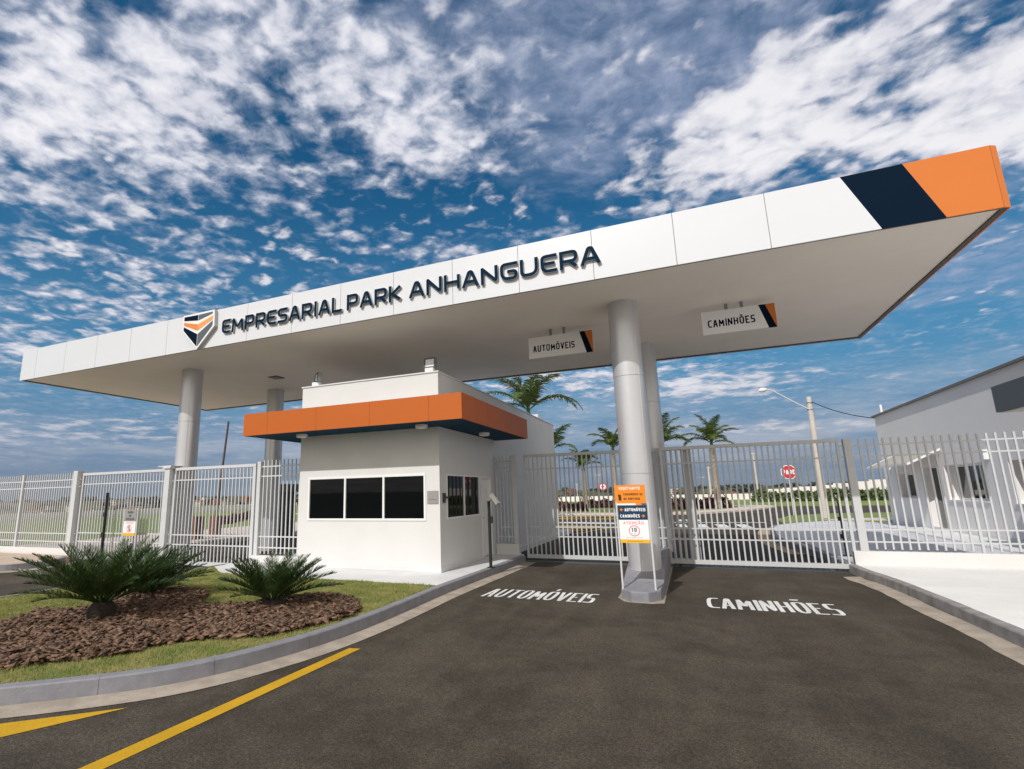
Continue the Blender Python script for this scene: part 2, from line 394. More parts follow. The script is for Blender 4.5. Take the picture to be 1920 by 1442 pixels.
def np_mesh(name, verts, quads, material, parent=None, kind=None):
    """verts (n,3) world, quads (m,3|4)"""
    k = quads.shape[1]; o = ORG[parent.name] if parent else Vector((0, 0, 0))
    verts = verts - np.array(o)
    me = bpy.data.meshes.new(name); me.vertices.add(len(verts)); me.vertices.foreach_set('co', verts.astype(np.float32).ravel())
    me.loops.add(quads.size); me.loops.foreach_set('vertex_index', quads.astype(np.int32).ravel())
    me.polygons.add(len(quads)); me.polygons.foreach_set('loop_start', np.arange(0, quads.size, k, dtype=np.int32))
    me.update(calc_edges=True); me.materials.append(material)
    ob = bpy.data.objects.new(name, me); COL.objects.link(ob); ORG[ob.name] = o
    if parent: ob.parent = parent
    if kind: ob['kind'] = kind
    return ob


def smooth_path(pts, n=6):
    """Catmull-Rom through 2-D or 3-D points"""
    P = [Vector((*p, 0)) if len(p) == 2 else Vector(p) for p in pts]; out = []
    for i in range(len(P) - 1):
        a, b, c, d = P[max(i - 1, 0)], P[i], P[i + 1], P[min(i + 2, len(P) - 1)]
        for k in range(n):
            t = k / n
            out.append(0.5 * ((2 * b) + (c - a) * t + (2 * a - 5 * b + 4 * c - d) * t * t + (3 * b - a - 3 * c + d) * t ** 3))
    out.append(P[-1]); return out


def strip(mb, path, off0, off1, z0, z1, mi=0):
    """ribbon along a path between two sideways offsets (positive = right of travel) at heights z0 (off0) and z1 (off1)"""
    n = len(path); L = []; R = []
    for i, p in enumerate(path):
        t = (path[min(i + 1, n - 1)] - path[max(i - 1, 0)]).normalized(); r = Vector((t.y, -t.x, 0))
        a, b = p + r * off0, p + r * off1
        L.append((a.x, a.y, z0)); R.append((b.x, b.y, z1))
    i0 = len(mb.v); mb.v += L + R
    for i in range(n - 1):
        mb.f.append((i0 + i, i0 + n + i, i0 + n + i + 1, i0 + i + 1)); mb.m.append(mi)


def inside(poly, x, y):
    x = np.asarray(x); y = np.asarray(y); r = np.zeros(x.shape, bool); n = len(poly)
    for i in range(n):
        x0, y0 = poly[i]; x1, y1 = poly[(i + 1) % n]
        c = ((y0 > y) != (y1 > y)) & (x < (x1 - x0) * (y - y0) / (y1 - y0 + 1e-12) + x0)
        r ^= c
    return r


# ------------------------------------------------------------------ stroke lettering
r_ = 0.28
GL = {
    'A': (1.0, [[(0, 0), (.40, 1, .10), (.60, 1, .10), (1, 0)], [(.17, .30), (.83, .30)]]),
    'B': (.95, [[(0, 0), (0, 1), (.92, 1, .2), (.92, .52, .2), (.05, .52)], [(.05, 0), (1, 0, .2), (1, .52, .2), (.8, .52)]]),
    'C': (.92, [[(1, 1), (0, 1, r_), (0, 0, r_), (1, 0)]]),
    'D': (1.0, [[(0, 0), (0, 1), (1, 1, r_), (1, 0, r_), (.04, 0)]]),
    'E': (.88, [[(1, 1), (0, 1), (0, 0), (1, 0)], [(.06, .51), (.88, .51)]]),
    'e': (.92, [[(1, 1), (0, 1, r_), (0, 0, r_), (1, 0)], [(.06, .5), (.96, .5)]]),
    'G': (1.0, [[(1, 1), (0, 1, r_), (0, 0, r_), (1, 0, .12), (1, .48, .05), (.5, .48)]]),
    'H': (1.0, [[(0, 0), (0, 1)], [(1, 0), (1, 1)], [(.05, .5), (.95, .5)]]),
    'I': (.12, [[(.5, 0), (.5, 1)]]),
    'K': (.95, [[(0, 0), (0, 1)], [(1, 1), (.22, .5, .05), (1, 0)], [(.05, .5), (.25, .5)]]),
    'L': (.85, [[(0, 1), (0, 0), (1, 0)]]),
    'M': (1.2, [[(0, 0), (.06, 1, .08), (.5, .22, .06), (.94, 1, .08), (1, 0)]]),
    'N': (1.0, [[(0, 0), (0, 1, .05), (1, 0, .05), (1, 1)]]),
    'O': (1.0, [[(.5, 1), (0, 1, r_), (0, 0, r_), (1, 0, r_), (1, 1, r_), (.46, 1)]]),
    'P': (.92, [[(0, 0), (0, 1), (1, 1, r_), (1, .38, r_), (.05, .38)]]),
    'Q': (1.0, [[(.5, 1), (0, 1, r_), (0, 0, r_), (1, 0, r_), (1, 1, r_), (.46, 1)], [(.6, .25), (1.05, -.12)]]),
    'R': (.95, [[(0, 0), (0, 1), (1, 1, r_), (1, .40, r_), (.05, .40)], [(.55, .38), (1, 0)]]),
    'S': (.92, [[(.97, 1), (0, 1, r_), (0, .5, r_), (1, .5, r_), (1, 0, r_), (.02, 0)]]),
    'T': (.95, [[(0, 1), (1, 1)], [(.5, .96), (.5, 0)]]),
    'U': (1.0, [[(0, 1), (0, 0, r_), (1, 0, r_), (1, 1)]]),
    'V': (1.0, [[(0, 1), (.45, 0, .06), (.55, 0, .06), (1, 1)]]),
    'X': (.95, [[(0, 0), (1, 1)], [(0, 1), (1, 0)]]),
    '1': (.5, [[(0, .78), (.75, 1, .04), (.75, 0)]]),
    '0': (.85, [[(.5, 1), (0, 1, r_), (0, 0, r_), (1, 0, r_), (1, 1, r_), (.46, 1)]]),
    'k': (.7, [[(0, 0), (0, 1)], [(.9, .6), (.2, .3), (.9, 0)]]),
    'm': (1.0, [[(0, 0), (0, .62), (.5, .62, .1), (.5, 0)], [(.5, .62), (1, .62, .1), (1, 0)]]),
    'h': (.7, [[(0, 0), (0, 1)], [(0, .6), (1, .6, .15), (1, 0)]]),
    '/': (.5, [[(0, 0), (1, 1)]]),
    '-': (.5, [[(0, .45), (1, .45)]]),
}
ACC = {'Ó': ('O', [[(.42, 1.22), (.66, 1.42)]]), 'Õ': ('O', [[(.15, 1.24), (.32, 1.36, .1), (.62, 1.24, .1), (.82, 1.36)]]), 'Ã': ('A', [[(.15, 1.24), (.32, 1.36, .1), (.62, 1.24, .1), (.82, 1.36)]]),
       'Í': ('I', [[(.2, 1.22), (2.4, 1.42)]]), 'Ç': ('C', [[(.55, -.1), (.45, -.30)]]), 'Á': ('A', [[(.45, 1.22), (.68, 1.42)]])}


def fillet(pts, scale, k=1.0):
    out = []
    for i, p in enumerate(pts):
        v = Vector(p[:2])
        if len(p) < 3 or i in (0, len(pts) - 1): out.append(v); continue
        a, b = Vector(pts[i - 1][:2]), Vector(pts[i + 1][:2])
        A = Vector((a.x * scale.x, a.y * scale.y)); B = Vector((b.x * scale.x, b.y * scale.y)); V = Vector((v.x * scale.x, v.y * scale.y))
        r = min(k * p[2] * min(scale.x, scale.y), 0.48 * (A - V).length, 0.48 * (B - V).length)
        q0 = V + (A - V).normalized() * r; q1 = V + (B - V).normalized() * r
        for k in range(6):
            t = k / 5; q = q0 * (1 - t) ** 2 + V * 2 * t * (1 - t) + q1 * t * t
            out.append(Vector((q.x / scale.x, q.y / scale.y)))
    return out


def glyph(mb, ch, x, w, h, sw, to3, depth, mi=0, side=None, lift=0.0006, tech=False):
    """stroke glyph as ribbons; to3(u, v, d) gives the 3-D point; d = 0 the face, d = depth the back"""
    base, extra = ACC.get(ch, (ch, []))
    if tech and base == 'E': base = 'e'
    gw, strokes = GL[base]
    sc = Vector((max(w - sw, 1e-3), h - sw)); side = mi if side is None else side
    for si, st in enumerate(strokes + extra):
        P = [Vector((x + sw / 2 + q.x * sc.x, sw / 2 + q.y * sc.y)) for q in (fillet(st, sc) if tech else fillet(st, Vector((1, 1.15)), 1.75))]
        P = [p for i, p in enumerate(P) if i == 0 or (p - P[i - 1]).length > 1e-5]
        n = len(P); Lp = []; Rp = []
        ends = [sw / 2 if st[0][:2] != (.5, 1) else 0, sw / 2 if abs(st[-1][0] - .46) > 1e-6 else 0]
        if si: ends = [0, 0]
        for i in range(n):
            d0 = (P[i] - P[i - 1]).normalized() if i else (P[1] - P[0]).normalized()
            d1 = (P[i + 1] - P[i]).normalized() if i < n - 1 else d0
            n0, n1 = Vector((-d0.y, d0.x)), Vector((-d1.y, d1.x)); m = n0 + n1
            m = m.normalized() if m.length > 1e-4 else n0
            k = (sw / 2) / max(m.dot(n1), 0.35); q = P[i].copy()
            if i == 0: q = q - d1 * ends[0] * (1 if abs(d1.x) < .2 or abs(d1.y) < .2 else .9)
            if i == n - 1: q = q + d0 * ends[1] * (1 if abs(d0.x) < .2 or abs(d0.y) < .2 else .9)
            Lp.append(q + m * k); Rp.append(q - m * k)
        for i in range(n - 1):
            f = -lift * si - 0.00011 * i; i0 = len(mb.v)
            for d in (f, depth):
                mb.v += [tuple(to3(p.x, p.y, d)) for p in (Lp[i], Lp[i + 1], Rp[i], Rp[i + 1])]
            mb.f.append((i0 + 2, i0 + 3, i0 + 1, i0)); mb.m.append(mi)
            if depth > 1e-6:
                for q in ((0, 1, 5, 4), (3, 2, 6, 7)): mb.f.append(tuple(i0 + k for k in q)); mb.m.append(side)
                if i == 0: mb.f.append((i0, i0 + 4, i0 + 6, i0 + 2)); mb.m.append(side)
                if i == n - 2: mb.f.append((i0 + 1, i0 + 3, i0 + 7, i0 + 5)); mb.m.append(side)


def layout(text, width, space=0.22, gapk=0.22):
    """x position and width for each letter so that the line is exactly width wide"""
    ws = [0.55 if c == ' ' else GL[ACC.get(c, (c,))[0]][0] for c in text]
    ws = [max(w, .26) if c in 'IÍ' else w for w, c in zip(ws, text)]
    tot = sum(ws) + gapk * (len(text) - 1); k = width / tot; x = 0; out = []
    for c, w in zip(text, ws):
        out.append((c, x * k, w * k)); x += w + gapk
    return out


def text_mesh(mb, text, width, h, sw, to3, depth=0.0, mi=0, side=None, gapk=0.28, tech=False):
    for c, x, w in layout(text, width, gapk=gapk):
        if c != ' ': glyph(mb, c, x, w, h, sw, to3, depth, mi, side, tech=tech)


def face_y(x0, y, z0):
    """lettering on a wall that faces -y"""
    return lambda u, v, d: (x0 + u, y + d, z0 + v)


# ------------------------------------------------------------------ terrain, roads, pavements
def height(x, y):
    dx = np.maximum(np.maximum(-60 - x, x - 60), 0); dy = np.maximum(np.maximum(-60 - y, y - 72), 0)
    d = np.hypot(dx, dy)
    s = lambda t: np.clip(t, 0, 1) ** 2 * (3 - 2 * np.clip(t, 0, 1))
    h = -0.32 - 24 * s(d / 230) + 26 * s((d - 230) / 520)
    h = h + s((d - 700) / 900) * (10 * np.sin(x * 0.0021 + 1) * np.cos(y * 0.0017) + 4 * np.sin(x * 0.006 + y * 0.004))
    return h


radii = np.concatenate([np.linspace(1, 120, 32), np.linspace(130, 900, 50), np.geomspace(950, 7000, 18)]); NA = 128
ang = np.linspace(0, 2 * np.pi, NA, endpoint=False); RR, AA = np.meshgrid(radii, ang, indexing='ij')
gx, gy = RR * np.cos(AA), RR * np.sin(AA); gv = np.stack([gx, gy, height(gx, gy)], -1).reshape(-1, 3)
ii, jj = np.meshgrid(np.arange(len(radii) - 1), np.arange(NA), indexing='ij'); a_ = ii * NA + jj; b_ = ii * NA + (jj + 1) % NA
gq = np.stack([a_, a_ + NA, b_ + NA, b_], -1).reshape(-1, 4)
gv = np.vstack([gv, [[0, 0, -0.32]]]); ground = np_mesh('ground', gv, gq, LAND, kind='structure')
cap = MB(); cap.poly([tuple(gv[k]) for k in range(NA)]); structure(cap.build('ground_centre', LAND))

RZ = -0.18
m = MB()
for i in range(12):
    for j in range(11):
        m.poly([(-62 + i * 10, -30 + j * 9.2, RZ), (-52 + i * 10, -30 + j * 9.2, RZ), (-52 + i * 10, -20.8 + j * 9.2, RZ), (-62 + i * 10, -20.8 + j * 9.2, RZ)])
structure(m.build('road', ASPHALT))

# --- lawn island by the booth with its kerb
kerb_pts = [(-12.6, 9.9), (-12.35, 7.0), (-12.1, 4.6), (-11.3, 3.0), (-9.9, 2.3), (-8.2, 2.25), (-6.9, 2.62), (-6.07, 3.2), (-5.22, 3.97), (-4.85, 4.56), (-4.62, 5.24), (-4.47, 6.0), (-4.40, 7.02), (-4.40, 8.2), (-4.42, 9.65), (-4.33, 12.2), (-4.26, 14.55)]
kerb_pts = [(-11.45, 10.9), (-11.55, 9.8), (-11.75, 8.2), (-11.85, 6.4)] + [(-11.9, 4.8), (-11.3, 3.2), (-9.9, 2.3), (-8.2, 2.25)] + kerb_pts[6:]
kp = smooth_path(kerb_pts, 6)
kpf = [kp[0]]
for p0, p1 in zip(kp[:-1], kp[1:]):
    nn = max(1, round((p1 - p0).length / .1)); kpf += [p0.lerp(p1, (k + 1) / nn) for k in range(nn)]
m = MB()
for k in range(0, len(kpf) - 1, 10):
    sg = kpf[k:k + 11]
    if len(sg) < 2: break
    t = (sg[-1] - sg[-2]).normalized(); sg = sg[:-1] + [sg[-1] - t * .004]; dz = .001 * math.sin(k * 1.7); dx = .0015 * math.sin(k * 2.9)
    strip(m, sg, -0.13, -0.014 + dx, dz - .001, dz - 0.002); strip(m, sg, -0.014 + dx, dx, dz - 0.002, dz - 0.016); strip(m, sg, dx, dx + 0.004, dz - 0.016, RZ - 0.05)
structure(m.build('kerb', CONC, smooth=True))
m = MB(); strip(m, kp, -0.13, -0.022, -0.022, -0.022); strip(m, kp, -0.022, -0.021, -0.022, RZ); structure(m.build('kerb_bedding', mat('dark_joint', (0.19, 0.19, 0.20), .9)))
m = MB(); strip(m, kp, 0.003, 0.30, RZ + 0.022, RZ + 0.006); structure(m.build('gutter', GUTTER))
lawn_poly = [(p.x, p.y) for p in smooth_path(kerb_pts, 6)]
n_ = len(kp); inner = []
for i, p in enumerate(kp):
    t = (kp[min(i + 1, n_ - 1)] - kp[max(i - 1, 0)]).normalized(); r = Vector((t.y, -t.x, 0)); q = p - r * 0.125; inner.append((q.x, q.y))
lawn_poly = [q for q in inner if q[1] < 9.62]
lawn_poly = [(-11.43, 10.45)] + lawn_poly + [(-4.56, 9.6), (-10.2, 9.6), (-11.3, 10.42)]
m = MB(); m.prism(lawn_poly, -0.3, -0.02); structure(m.build('lawn', SOIL))
slab_poly = [(-11.3, 10.42), (-10.2, 9.6), (-4.55, 9.6)] + [q for q in inner if q[1] > 9.65 and q[0] > -6] + [(-4.4, 14.9), (-5.1, 14.9), (-5.1, 25), (-9.2, 25), (-9.2, 11.1), (-11.3, 11.1)]
m = MB(); m.prism(slab_poly, -0.3, -0.004); structure(m.build('slab', SLAB, bevel=0.008))
BED = [(-6.72, 3.5), (-6.37, 3.97), (-6.02, 4.3), (-5.95, 4.7), (-5.75, 5.05), (-5.2, 5.37), (-4.88, 5.75), (-4.70, 6.5), (-4.72, 7.13), (-5.17, 7.71), (-5.87, 7.97), (-6.46, 7.58), (-6.68, 6.94), (-7.07, 6.77), (-7.47, 6.64), (-8.29, 7.53), (-9.08, 7.58), (-9.75, 7.25), (-9.31, 6.32), (-9.06, 5.64), (-9.71, 5.51), (-9.33, 5.12), (-9.23, 4.72), (-8.6, 4.0), (-7.6, 3.5)]
BEDS = [(p.x, p.y) for p in smooth_path(BED + [BED[0]], 4)[:-1]]


def bed_h(x, y):
    d = np.full(np.shape(x), 9.0)
    for i in range(len(BEDS)):
        ax, ay = BEDS[i]; bx, by = BEDS[(i + 1) % len(BEDS)]
        t = np.clip(((x - ax) * (bx - ax) + (y - ay) * (by - ay)) / ((bx - ax) ** 2 + (by - ay) ** 2 + 1e-9), 0, 1)
        d = np.minimum(d, np.hypot(x - ax - t * (bx - ax), y - ay - t * (by - ay)))
    return 0.004 + 0.035 * np.clip(d / 0.35, 0, 1) ** 0.7


gxs, gys = np.meshgrid(np.arange(-9.9, -4.5, 0.09), np.arange(3.4, 8.1, 0.09), indexing='ij'); ok = inside(BEDS, gxs, gys)
hz_ = bed_h(gxs, gys); vs = np.stack([gxs, gys, hz_], -1).reshape(-1, 3); nx_, ny_ = gxs.shape
I_, J_ = np.meshgrid(np.arange(nx_ - 1), np.arange(ny_ - 1), indexing='ij'); q = np.stack([I_ * ny_ + J_, (I_ + 1) * ny_ + J_, (I_ + 1) * ny_ + J_ + 1, I_ * ny_ + J_ + 1], -1).reshape(-1, 4)
okf = ok.ravel(); q = q[okf[q].all(1)]
structure(np_mesh('mulch_bed', vs, q, MULCHG))


def rand_in(poly, n, lo=None, hi=None):
    xs = [p[0] for p in poly]; ys = [p[1] for p in poly]; out = np.zeros((0, 2))
    while len(out) < n:
        p = np.stack([RNG.uniform(min(xs), max(xs), n), RNG.uniform(min(ys), max(ys), n)], -1); out = np.vstack([out, p[inside(poly, p[:, 0], p[:, 1])]])
    return out[:n]


def make_chips(n):
    p = rand_in(BEDS, n); h = bed_h(p[:, 0], p[:, 1]) + RNG.uniform(-0.006, 0.036, n)
    L = RNG.gamma(4, 0.0105, n) + 0.016; Wd = L * RNG.uniform(0.28, 0.65, n); T = RNG.uniform(0.003, 0.012, n)
    yaw = RNG.uniform(0, 2 * np.pi, n); pit = RNG.normal(0, 0.26, n); rol = RNG.normal(0, 0.36, n)
    c = np.array([[-1, -.7, -1], [1, -.9, -1], [.8, 1, -1], [-.9, .8, -1], [-.8, -.8, 1], [.9, -.6, 1], [1, .7, 1], [-1, 1, 1]], float)
    v = np.repeat(c[None], n, 0) * np.stack([L, Wd, T], -1)[:, None, :] * RNG.uniform(0.6, 1.2, (n, 8, 3))
    cy, sy, cp, sp, cr, sr = np.cos(yaw), np.sin(yaw), np.cos(pit), np.sin(pit), np.cos(rol), np.sin(rol)
    R = np.stack([np.stack([cy * cp, cy * sp * sr - sy * cr, cy * sp * cr + sy * sr], -1), np.stack([sy * cp, sy * sp * sr + cy * cr, sy * sp * cr - cy * sr], -1), np.stack([-sp, cp * sr, cp * cr], -1)], 1)
    v = np.einsum('nij,nkj->nki', R, v) + np.stack([p[:, 0], p[:, 1], h], -1)[:, None, :]
    fq = np.array([[3, 2, 1, 0], [4, 5, 6, 7], [0, 1, 5, 4], [1, 2, 6, 5], [2, 3, 7, 6], [3, 0, 4, 7]])
    q = (fq[None] + (np.arange(n) * 8)[:, None, None]).reshape(-1, 4)
    return np_mesh('bark_mulch', v.reshape(-1, 3), q, CHIP, kind='stuff')


make_chips(9000)


def make_grass(n):
    p = rand_in(lawn_poly, n); e = RNG.normal(0, 0.05, (n, 2)); ok = ~inside(BEDS, p[:, 0] + e[:, 0], p[:, 1] + e[:, 1]); p = p[ok]; n = len(p)
    clump = np.sin(p[:, 0] * 5.1 + np.sin(p[:, 1] * 3.7)) * np.cos(p[:, 1] * 4.3)
    L = RNG.uniform(0.020, 0.052, n) * (1 + 0.25 * clump); a = RNG.uniform(0, 2 * np.pi, n); lean = RNG.uniform(0.1, 0.9, n); w = RNG.uniform(0.002, 0.0042, n)
    d = np.stack([np.cos(a), np.sin(a)], -1); s = np.stack([-d[:, 1], d[:, 0]], -1)
    b = np.column_stack([p, np.full(n, -0.022)])
    v0 = b.copy(); v0[:, :2] += s * w[:, None]; v1 = b.copy(); v1[:, :2] -= s * w[:, None]
    v2 = b.copy(); v2[:, :2] += d * (L * lean)[:, None]; v2[:, 2] += L * np.sqrt(1 - 0.8 * lean ** 2)
    v = np.stack([v0, v1, v2], 1).reshape(-1, 3); q = np.arange(3 * n).reshape(-1, 3)
    return np_mesh('lawn_grass', v, q, GRASS, kind='stuff')


make_grass(230000)

# --- right pavement in front of the fence, its kerb and gutter
kr = smooth_path([(3.02, 21.5), (3.06, 14.6), (3.18, 13.0), (3.26, 11.5), (3.30, 9.5), (3.32, 7.5), (3.34, 4.0), (3.36, -8.0)], 5)
WK = mat('weathered_kerb', (0.27, 0.255, 0.25), 0.9, var=0.2, vscale=4, bump=0.5, bscale=45, speck=0.15)
krf = [kr[0]]
for p0, p1 in zip(kr[:-1], kr[1:]):
    nn = max(1, round((p1 - p0).length / .1)); krf += [p0.lerp(p1, (k + 1) / nn) for k in range(nn)]
m = MB()
for k in range(0, len(krf) - 1, 9):
    sg = krf[k:k + 10]
    if len(sg) < 2: break
    t = (sg[-1] - sg[-2]).normalized(); sg = sg[:-1] + [sg[-1] - t * .008]; dz = .002 * math.sin(k * 1.7); dx = .003 * math.sin(k * 2.9)
    strip(m, sg, -0.13, -0.014 + dx, dz, dz - 0.002); strip(m, sg, -0.014 + dx, dx, dz - 0.002, dz - 0.018); strip(m, sg, dx, dx + 0.004, dz - 0.018, RZ - 0.05)
structure(m.build('kerb', WK, smooth=True))
m = MB(); strip(m, kr, -0.12, -0.035, -0.03, -0.03); strip(m, kr, -0.035, -0.034, -0.03, RZ); structure(m.build('kerb_bedding', TRIM))
krw = [p + Vector((0.012 * math.sin(p.y * 7.3) + 0.02 * math.sin(p.y * 2.1 + 1), 0, 0)) for p in kr if p.y < 14.3]
m = MB(); strip(m, krw, 0.003, 0.30, RZ + 0.022, RZ + 0.006); structure(m.build('gutter', GUTTER))
m = MB()
edge = [(p.x + 0.13, p.y) for p in kr if p.y < 14.4]
xs = [3.43, 6.2, 9.0, 11.8, 14.6, 17.4, 20.2, 25]
ys = [-8.0, -5.0, -2.0, 1.0, 4.0, 7.0, 9.75, 12.35, 14.62]
g_ = 0.006
for i in range(len(xs) - 1):
    for j in range(len(ys) - 1):
        xa = xs[i] + (0 if i == 0 else g_)
        if i == 0:
            pl = [(xa - 0.02, ys[j] + g_), (xs[1] - g_, ys[j] + g_), (xs[1] - g_, ys[j + 1] - g_)] + [(p.x + 0.13, p.y) for p in reversed([Vector((0, 0, 0))][:0])]
            side = sorted([(p.x + 0.129, p.y) for p in kr if ys[j] + g_ < p.y < ys[j + 1] - g_], key=lambda q: -q[1])
            pl = [(side[-1][0] if side else xa, ys[j] + g_), (xs[1] - g_, ys[j] + g_), (xs[1] - g_, ys[j + 1] - g_), (side[0][0] if side else xa, ys[j + 1] - g_)] + side
        else: pl = [(xa, ys[j] + g_), (xs[i + 1] - g_, ys[j] + g_), (xs[i + 1] - g_, ys[j + 1] - g_), (xa, ys[j + 1] - g_)]
        m.prism(pl, -0.28, -0.004)
m.box(3.5, 25, -8, 14.62, -0.29, -0.016)
structure(m.build('pavement', PAVE))

# --- left side: pavement beyond the exit lane
kl = smooth_path([(-40, 8.2), (-26, 8.25), (-20, 8.4), (-18.0, 8.7), (-17.45, 9.3), (-17.6, 10.3), (-18.45, 11.1)], 6)
m = MB(); strip(m, kl, -0.14, 0.0, 0.0, 0.0); strip(m, kl, 0.0, 0.004, 0.0, RZ - 0.04); structure(m.build('kerb', CONC))
m = MB(); strip(m, kl, 0.003, 0.34, RZ + 0.02, RZ + 0.006); structure(m.build('gutter', GUTTER))
pl = [(p.x, p.y + 0.13) if p.x < -18 else (p.x - 0.13, p.y) for p in kl] + [(-18.6, 11.12), (-40, 11.12)]
m = MB(); m.prism(pl, -0.3, -0.004); structure(m.build('pavement', mat('beige_pavement', (0.50, 0.40, 0.31), 0.9, var=0.08, vscale=1.5, bump=0.2, bscale=40)))

# --- painted lines and lane words
m = MB(); m.poly([(-4.18, 2.77, RZ + .004), (-4.01, 2.83, RZ + .004), (-3.94, 6.0, RZ + .004), (-4.09, 5.97, RZ + .004)])
m.poly([(-4.75, 1.0, RZ + .004), (-4.55, 1.0, RZ + .004), (-4.01, 2.83, RZ + .004), (-4.18, 2.77, RZ + .004)]); structure(m.build('road_marking', YELLOW))
m = MB(); m.poly([(-5.55, 2.40, RZ + .0045), (-4.92, 3.65, RZ + .0045), (-5.62, 3.02, RZ + .0045), (-6.5, 2.1, RZ + .0045), (-6.0, 1.75, RZ + .0045)]); structure(m.build('road_marking', YELLOW))
flat = lambda x0, y0, z: (lambda u, v, d: (x0 + u, y0 + v, z - d))
m = MB(); text_mesh(m, 'AUTOMÓVEIS', 2.04, 0.82, 0.060, flat(-3.73, 9.66, RZ + .005), gapk=0.15); structure(m.build('road_marking', ROADWHITE))
m = MB(); text_mesh(m, 'CAMINHÕES', 1.86, 0.86, 0.064, flat(0.09, 9.88, RZ + .005), gapk=0.15); structure(m.build('road_marking', ROADWHITE))

# --- inside the gates
m = MB()
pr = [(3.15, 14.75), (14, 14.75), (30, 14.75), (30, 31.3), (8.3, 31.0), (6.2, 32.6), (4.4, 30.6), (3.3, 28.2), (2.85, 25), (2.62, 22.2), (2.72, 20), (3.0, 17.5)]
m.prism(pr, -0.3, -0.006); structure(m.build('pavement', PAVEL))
kr2 = smooth_path([(6.2, 32.6), (4.4, 30.6), (3.3, 28.2), (2.85, 25), (2.62, 22.2), (2.72, 20), (3.0, 17.5), (3.12, 14.8)], 4)
m = MB(); strip(m, kr2, -0.12, 0.05, 0.0, -0.003); strip(m, kr2, 0.05, 0.054, -0.003, RZ - .03); structure(m.build('kerb', CONC))
m = MB(); strip(m, [p for p in kr2 if p.y > 18], 0.05, 0.5, RZ + .01, RZ + .006); structure(m.build('gutter', mat('ochre_gutter', (0.45, 0.32, 0.2), 0.9, var=0.1)))
# grass patches, islands and crossing pavements beyond
def island(name, poly, z, mt, inset=0.0):
    m = MB(); m.prism(poly, -0.3, z); return structure(m.build(name, mt))
island('verge', [(6.0, 33.2), (4.1, 31.6), (4.3, 35), (5.6, 39.5), (8.4, 42.5), (14, 44.5), (60, 46), (60, 32), (8.4, 31.2), (6.4, 32.9)], -0.05, mat('verge_grass', (0.13, 0.20, 0.04), 0.9, vscale=1.2, tint=(0.25, 0.27, 0.075), speck=0.3))
VG = MATS['verge_grass']
island('path', [(6.3, 34.2), (7.0, 33.6), (60, 36.5), (60, 38.6), (8.4, 36.2)], -0.035, PINKPAVE)
mid = [(-40, 44.6), (-12, 43.2), (-5, 42.6), (0.5, 44.2), (4.2, 50), (6.9, 57), (7.4, 60), (6.9, 62.5), (-40, 64)]
island('pavement', mid, -0.05, PINKPAVE)
island('verge', [(-40, 46.6), (-12, 45.2), (-5, 44.8), (-0.6, 47), (2.6, 52), (4.4, 57.5), (3.0, 61.5), (-40, 63)], -0.03, VG)
# back verge rising to the wall
m = MB(); m.poly([(-60, 62, -.17), (60, 62, -.17), (60, 72, .35), (-60, 72, .35)]); structure(m.build('verge', VG))
# left field and pavement inside the exit gate
island('pavement', [(-25.5, 11.3), (-18.4, 11.3), (-18.1, 60), (-25.5, 60)], -0.03, PINKPAVE)
m = MB(); m.poly([(-60, 11.4, -.10), (-25.5, 11.4, -.04), (-25.5, 61, -.04), (-60, 61, -.1)]); structure(m.build('verge', VG))
island('verge', [(-11.4, 11.2), (-9.25, 11.2), (-9.25, 44), (-11.0, 44)], -0.03, SLAB)
# zebra and yellow hatching on the inner road
m = MB()
for k in range(6):
    x = -2.6 + k * 0.95
    m.poly([(x, 29.4, RZ + .004), (x + .5, 29.4, RZ + .004), (x + .35, 32.2, RZ + .004), (x - .15, 32.2, RZ + .004)])
m.poly([(-2.8, 33.6, RZ + .004), (3.6, 33.6, RZ + .004), (3.7, 34.0, RZ + .004), (-2.8, 34.0, RZ + .004)])
for k in range(7):
    x = -2.8 + k * 0.5
    m.poly([(x, 35.0, RZ + .004), (x + .3, 35.0, RZ + .004), (x + .2, 37.0, RZ + .004), (x - .1, 37.0, RZ + .004)])
m.poly([(-10.5, 33.2, RZ + .004), (-4.0, 32.0, RZ + .004), (-4.0, 33.3, RZ + .004), (-10.5, 34.5, RZ + .004)])
structure(m.build('road_marking', ROADWHITE))
m = MB()
for (a, b, w) in (((-11, 31.0), (-4.4, 29.6), .5), ((-10.5, 29), (-4.6, 27.9), .45), ((-9, 27.3), (-4.8, 26.6), .4), ((-4.9, 24.6), (-3.6, 31.0), .22), ((-12, 40.2), (-5, 40.0), 1.3), ((-12, 37.6), (-4.5, 37.2), 1.2)):
    m.poly([(a[0], a[1], RZ + .0045), (b[0], b[1], RZ + .0045), (b[0] + (.2 if w < .3 else 0), b[1] + (0 if w < .3 else w), RZ + .0045), (a[0] + (.2 if w < .3 else 0), a[1] + (0 if w < .3 else w), RZ + .0045)])
structure(m.build('road_marking', YELLOW))

